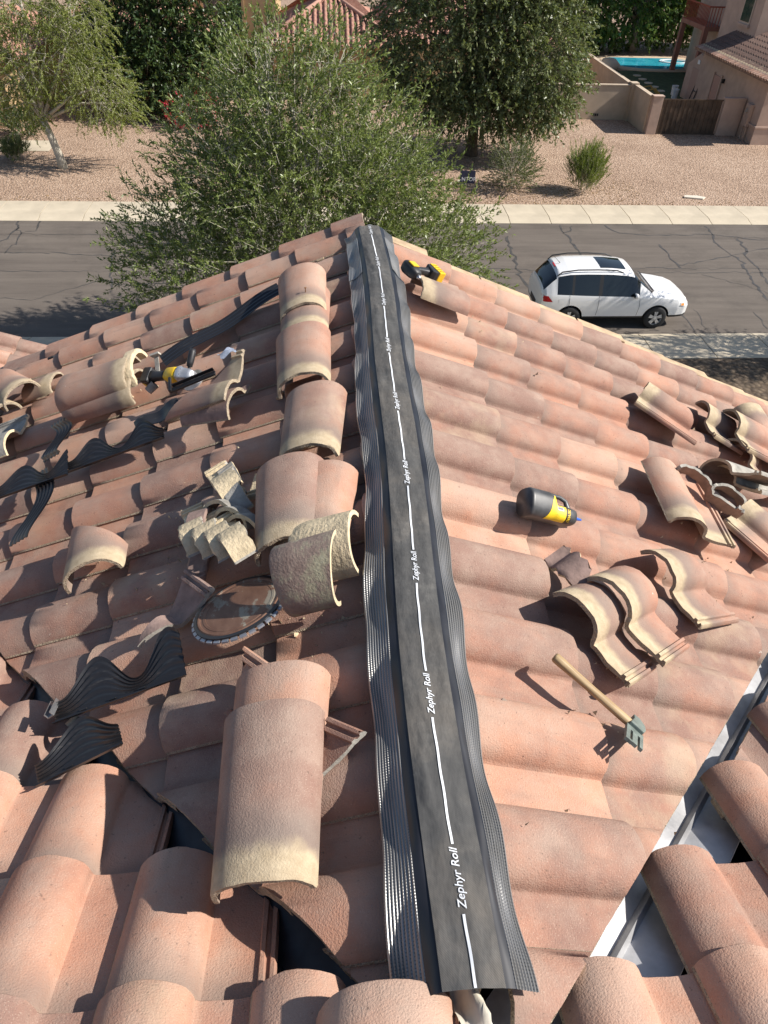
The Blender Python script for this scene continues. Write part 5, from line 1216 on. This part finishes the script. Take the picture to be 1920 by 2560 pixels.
tag(MB().tube([(0,0,.6),(.3,.2,1.0),(.9,.4,1.05),(1.4,.2,.6),(1.5,0,.1)], .05, 6).tube([(0,.8,.6),(.3,1.0,1.0),(.9,1.2,1.05),(1.4,1.0,.6),(1.5,.8,.1)], .05, 6).box((0,.0,.1),(1.2,1.0,.6)).build('garden_cart', simple('mustard_paint',(.36,.24,.06),.7), bevel=.01, mat=Matrix.Translation((18.0,46.3,0))), 'mustard yellow garden cart behind the block wall', 'cart')
# pool, coping, lawn
sheet_('back_lawn', 16.5,30,41.3,57.2,.112, simple('shaded_lawn',(.05,.075,.03),.95,var=.4,vscale=4,bmp=.6,bscale=40))
def pool_outline(g=0): 
    ctr = np.array([23.4,59.9]); pts = []
    for k in range(40):
        t = 2*math.pi*k/40; rx = 3.4+g; ry = 2.0+g
        pts.append((ctr[0]+rx*math.copysign(abs(math.cos(t))**.7,math.cos(t)) , ctr[1]+(ry+.25*math.sin(3*t))*math.copysign(abs(math.sin(t))**.8,math.sin(t))))
    return pts
tag(MB().prism(pool_outline(.75), .05,.17).build('pool_deck', simple('pool_coping',(.52,.40,.28),.9,var=.1), bevel=.02), kind='structure')
def water():
    m, nt, b = newmat('pool_water'); b.inputs['Roughness'].default_value = .06
    tc = nt.nodes.new('ShaderNodeTexCoord').outputs['Object']; f = noise(nt, tc, 1.1, 3)
    nt.links.new(ramp(nt, f, [(.3,(.02,.30,.42)),(.7,(.06,.46,.56))]), b.inputs['Base Color']); bump(nt, b, noise(nt, tc, 5, 3), .15, .05); return m
tag(MB().prism(pool_outline(), .12,.18).build('pool_water', water()), kind='structure')
hp = [(25.3+1.1*math.cos(t)*(1-.03*t), 60.3+.75*math.sin(t)*(1-.03*t), .21) for t in np.linspace(0,11,60)]
tag(MB().tube(hp, .035, 6).build('pool_hose', simple('hose_white',(.75,.78,.78),.4)), 'pale coiled cleaner hose floating in the pool', 'hose')
for i in range(5): tag(MB().prism([(21.0+.28*math.cos(a), 50.9+1.15*i+.28*math.sin(a)) for a in np.linspace(0,5.6,9)], .11,.15).build('stepping_stone', CONC), ['stepping stone nearest the shed','second stepping stone from the shed','middle stepping stone to the pool','fourth stepping stone from the shed','stepping stone nearest the pool'][i], 'stepping stone')
tag(MB().loft([[(19.6+r*math.cos(2*math.pi*k/9)*random.uniform(.85,1.15), 57.6+r*math.sin(2*math.pi*k/9), z) for k in range(9)] for r, z in ((.7,.1),(.75,.4),(.4,.75))]).build('boulder', CONC, smooth=True), 'pale boulder at the left end of the pool', 'rock')
# red balcony structure behind the shed
bal = empty('balcony'); tag(bal, 'red-brown balcony with bar railing at the back of the pink house', 'balcony')
box('slab', (24.0,53.6,3.0), (25.15,57.6,3.25), STUCR, bal); box('pillar', (24.0,53.6,.05), (24.3,53.9,3.0), STUCR, bal); box('pillar', (24.0,57.3,.05), (24.3,57.6,3.0), STUCR, bal)
REDM = simple('red_railing', (.36,.09,.05), .6)
for i in range(20): box('baluster', (24.03,53.65+.2*i,3.25), (24.07,53.69+.2*i,4.25), REDM, bal)
for i in range(5): box('baluster', (24.2+.2*i,53.65,3.25), (24.24+.2*i,53.69,4.25), REDM, bal)
box('handrail', (24.0,53.6,4.25), (24.1,57.6,4.32), REDM, bal); box('handrail', (24.1,53.6,4.25), (25.15,53.7,4.32), REDM, bal)
box('wall_rear_wing', (25.2,49.4,.02), (33,58,7.2), STUCP, ph)
# ------------------------------------------------------------------ FAR BUILDINGS CENTRE AND LEFT
RTR = tile_mat('red_roof_tile', [(.30,.12,.085),(.38,.16,.11),(.44,.20,.14),(.48,.25,.18),(.40,.26,.2)], tan=False)
chs = empty('tiled_house'); tag(chs, 'tan house with red tiled hip roof across the street behind the front tree', 'house')
box('wall', (-3.2,47.6,.05), (9.5,56,2.75), STUCT, chs); box('wall', (-9.5,54,.05), (-3.2,60,6.5), STUCT, chs)
box('garage_wall', (9.3,48,.05), (12,56,2.8), STUCT, chs)
wn = box('window', (-7.6,53.93,2.2), (-5.3,53.99,4.2), simple('dark_glass',(.03,.04,.05),.1), chs); box('mullion', (-6.47,53.90,2.2), (-6.40,53.93,4.2), WHT, wn); box('frame', (-7.75,53.90,2.1), (-7.6,53.99,4.3), STUCT, wn); box('frame', (-5.3,53.90,2.1), (-5.15,53.99,4.3), STUCT, wn)
def hip(x0,x1,y0,y1,z0,zr,m,parent,step=.30,course=.36):
    """hip roof of barrel tile courses, each slope one mesh"""
    ov = (y1-y0)/2; ym = (y0+y1)/2
    MB().add([(x0,y0,z0),(x1,y0,z0),(x1,y1,z0),(x0,y1,z0),(x0+ov,ym,zr),(x1-ov,ym,zr)], [(0,1,5,4),(1,2,5),(2,3,4,5),(3,0,4),(3,2,1,0)]).build('roof', m, parent)
    s_ = (zr-z0)/ov; mb = MB()
    nc = int(ov/course)
    for c in range(nc):
        a = c*course; b = min(ov, a+course*1.05)
        for i in range(int((x1-x0)/step)):
            x = x0+step*i
            if x < x0+a or x+step > x1-a: continue
            V = [(x+.2*t/5, y0+d, z0+s_*d+.03+.085*math.sin(math.pi*t/5)+(.035 if d == a else 0)) for d in (a, b) for t in range(6)]
            mb.add(V, [(t,t+1,7+t,6+t) for t in range(5)]+[tuple(range(5,-1,-1))])
        for i in range(int((y1-y0)/step)):
            y = y0+step*i
            if y < y0+a or y+step > y1-a: continue
            for xx, sg in ((x0,1),(x1,-1)):
                V = [(xx+sg*d, y+.2*t/5, z0+s_*d+.03+.085*math.sin(math.pi*t/5)+(.035 if d == a else 0)) for d in (a, b) for t in range(6)]
                mb.add(V, [(t,t+1,7+t,6+t) for t in range(5)]+[tuple(range(5,-1,-1))])
    tag(mb.build('roof_tiles', m, parent, smooth=True), kind='stuff')
    for P_ in ([(x0,y0,z0+.08),(x0+ov,ym,zr+.1)],[(x1,y0,z0+.08),(x1-ov,ym,zr+.1)],[(x0+ov,ym,zr+.1),(x1-ov,ym,zr+.1)]): MB().tube(P_, .13, 8).build('hip_cap', m, parent, smooth=True)
hip(-3.9,4.2,46.9,56.5,2.75,5.0,RTR,chs); hip(1.5,13,47.6,57,2.85,5.2,RTR,chs)
wall('garden_wall', 'tan garden wall between the dark glossy tree and the tiled house', [((-9.5,51.3,.05),(-3.3,51.5,1.75))], STUCT)
lh = empty('tan_house'); tag(lh, 'tan house with orange tiled roof at the far left behind the feathery tree', 'house')
box('wall', (-28,40.2,.05), (-15.5,50,3.0), STUCT, lh); box('wall', (-15.5,46.2,.05), (-7.4,54,2.9), STUCT, lh)
ed = box('door', (-9.3,46.12,.1), (-8.2,46.19,2.2), simple('tan_door',(.50,.36,.20),.7), lh); box('door_frame', (-9.45,46.08,.1), (-9.3,46.19,2.35), STUCT, ed); box('door_frame', (-8.2,46.08,.1), (-8.05,46.19,2.35), STUCT, ed)
hip(-29,-14.6,39.5,51,3.0,5.4,RTR,lh); hip(-16,-6.8,45.6,55,2.95,5.0,RTR,lh)
# yard sign
ys = empty('yard_sign'); tag(ys, 'navy yard sign with white letters under the dark tree', 'sign')
p = at_z(*z2(355,825), .1); ys.location = (p.x, p.y, .1)
NAVY = simple('navy_board', (.015,.022,.06), .5)
pn = MB().box((-.32,-.012,.30),(.32,.012,.80)).build('panel', NAVY, ys)
for sx in (-.2,.2): MB().tube([(sx,.02,0),(sx,.02,.5)], .008, 6).build('stake', STEEL, ys)
def flat_text(body, size, loc, m, parent):
    o = obj('lettering', text_mesh(body, size, 0, True, .004), m, parent); o.matrix_local = Matrix.Translation(loc) @ Matrix.Rotation(math.pi/2, 4, 'X'); return o
flat_text('NTOR', .22, (.06,-.016,.47), WHT, pn)
print('OBJECTS', len(bpy.data.objects))
# ------------------------------------------------------------------ CRUMBS OF TILE ON THE ROOF
def prof_h(u):
    u = (u+.116) % TW - .116
    for (a, za), (b, zb) in zip(PROF[7:], PROF[8:]):
        if a <= u <= b: return za+(zb-za)*(u-a)/(b-a+1e-9)
    return 0
def tile_h(side, p):
    return prof_h((p.y-G_R) if side == 'R' else -(p.y-(G_L+.193)))
rc = random.Random(12); cr = MB()
zones = [('L', z5(850,400), .22, 60), ('L', z3(900,760), .18, 40), ('L', z5(1350,780), .15, 45), ('L', z7(1250,200), .12, 15), ('L', z3(600,720), .2, 35), ('L', z5(400,620), .15, 25), ('R', z6(1000,950), .2, 45), ('R', z6(1350,500), .2, 40), ('R', z4(1400,900), .3, 60), ('R', z8(700,250), .25, 18), ('R', z4(600,700), .5, 25), ('R', z4(250,330), .2, 20), ('L', z3(1250,900), .2, 15)]
for sd, px, rad_, cnt in zones:
    c0 = on(sd, px, .02); n, o_ = PLN[sd]; U, V = UV[sd]
    for _ in range(cnt):
        p = c0 + U*rc.gauss(0, rad_*.6) + V*rc.gauss(0, rad_*.6)
        q = p - n*((p-o_).dot(n)); d = tile_h(sd, q); r = rc.choice([.0022,.003,.004,.006,.009])*rc.uniform(.7,1.2)
        b = q + n*(d-.012*rc.random()*0+r*.2-.006)
        vv = [b + Vector((rc.uniform(-1,1), rc.uniform(-1,1), rc.uniform(-.6,1))).normalized()*r*rc.uniform(.7,1.2) for _ in range(4)]
        vv[3] = b + n*r*1.6
        cr.add(vv, [(0,1,2),(0,3,1),(1,3,2),(2,3,0)], 0 if rc.random() < .6 else 1)
tag(cr.build('tile_crumbs', [CREAM, TILE]), 'broken tile crumbs and mortar bits scattered over the roof tiles', 'debris', kind='stuff')
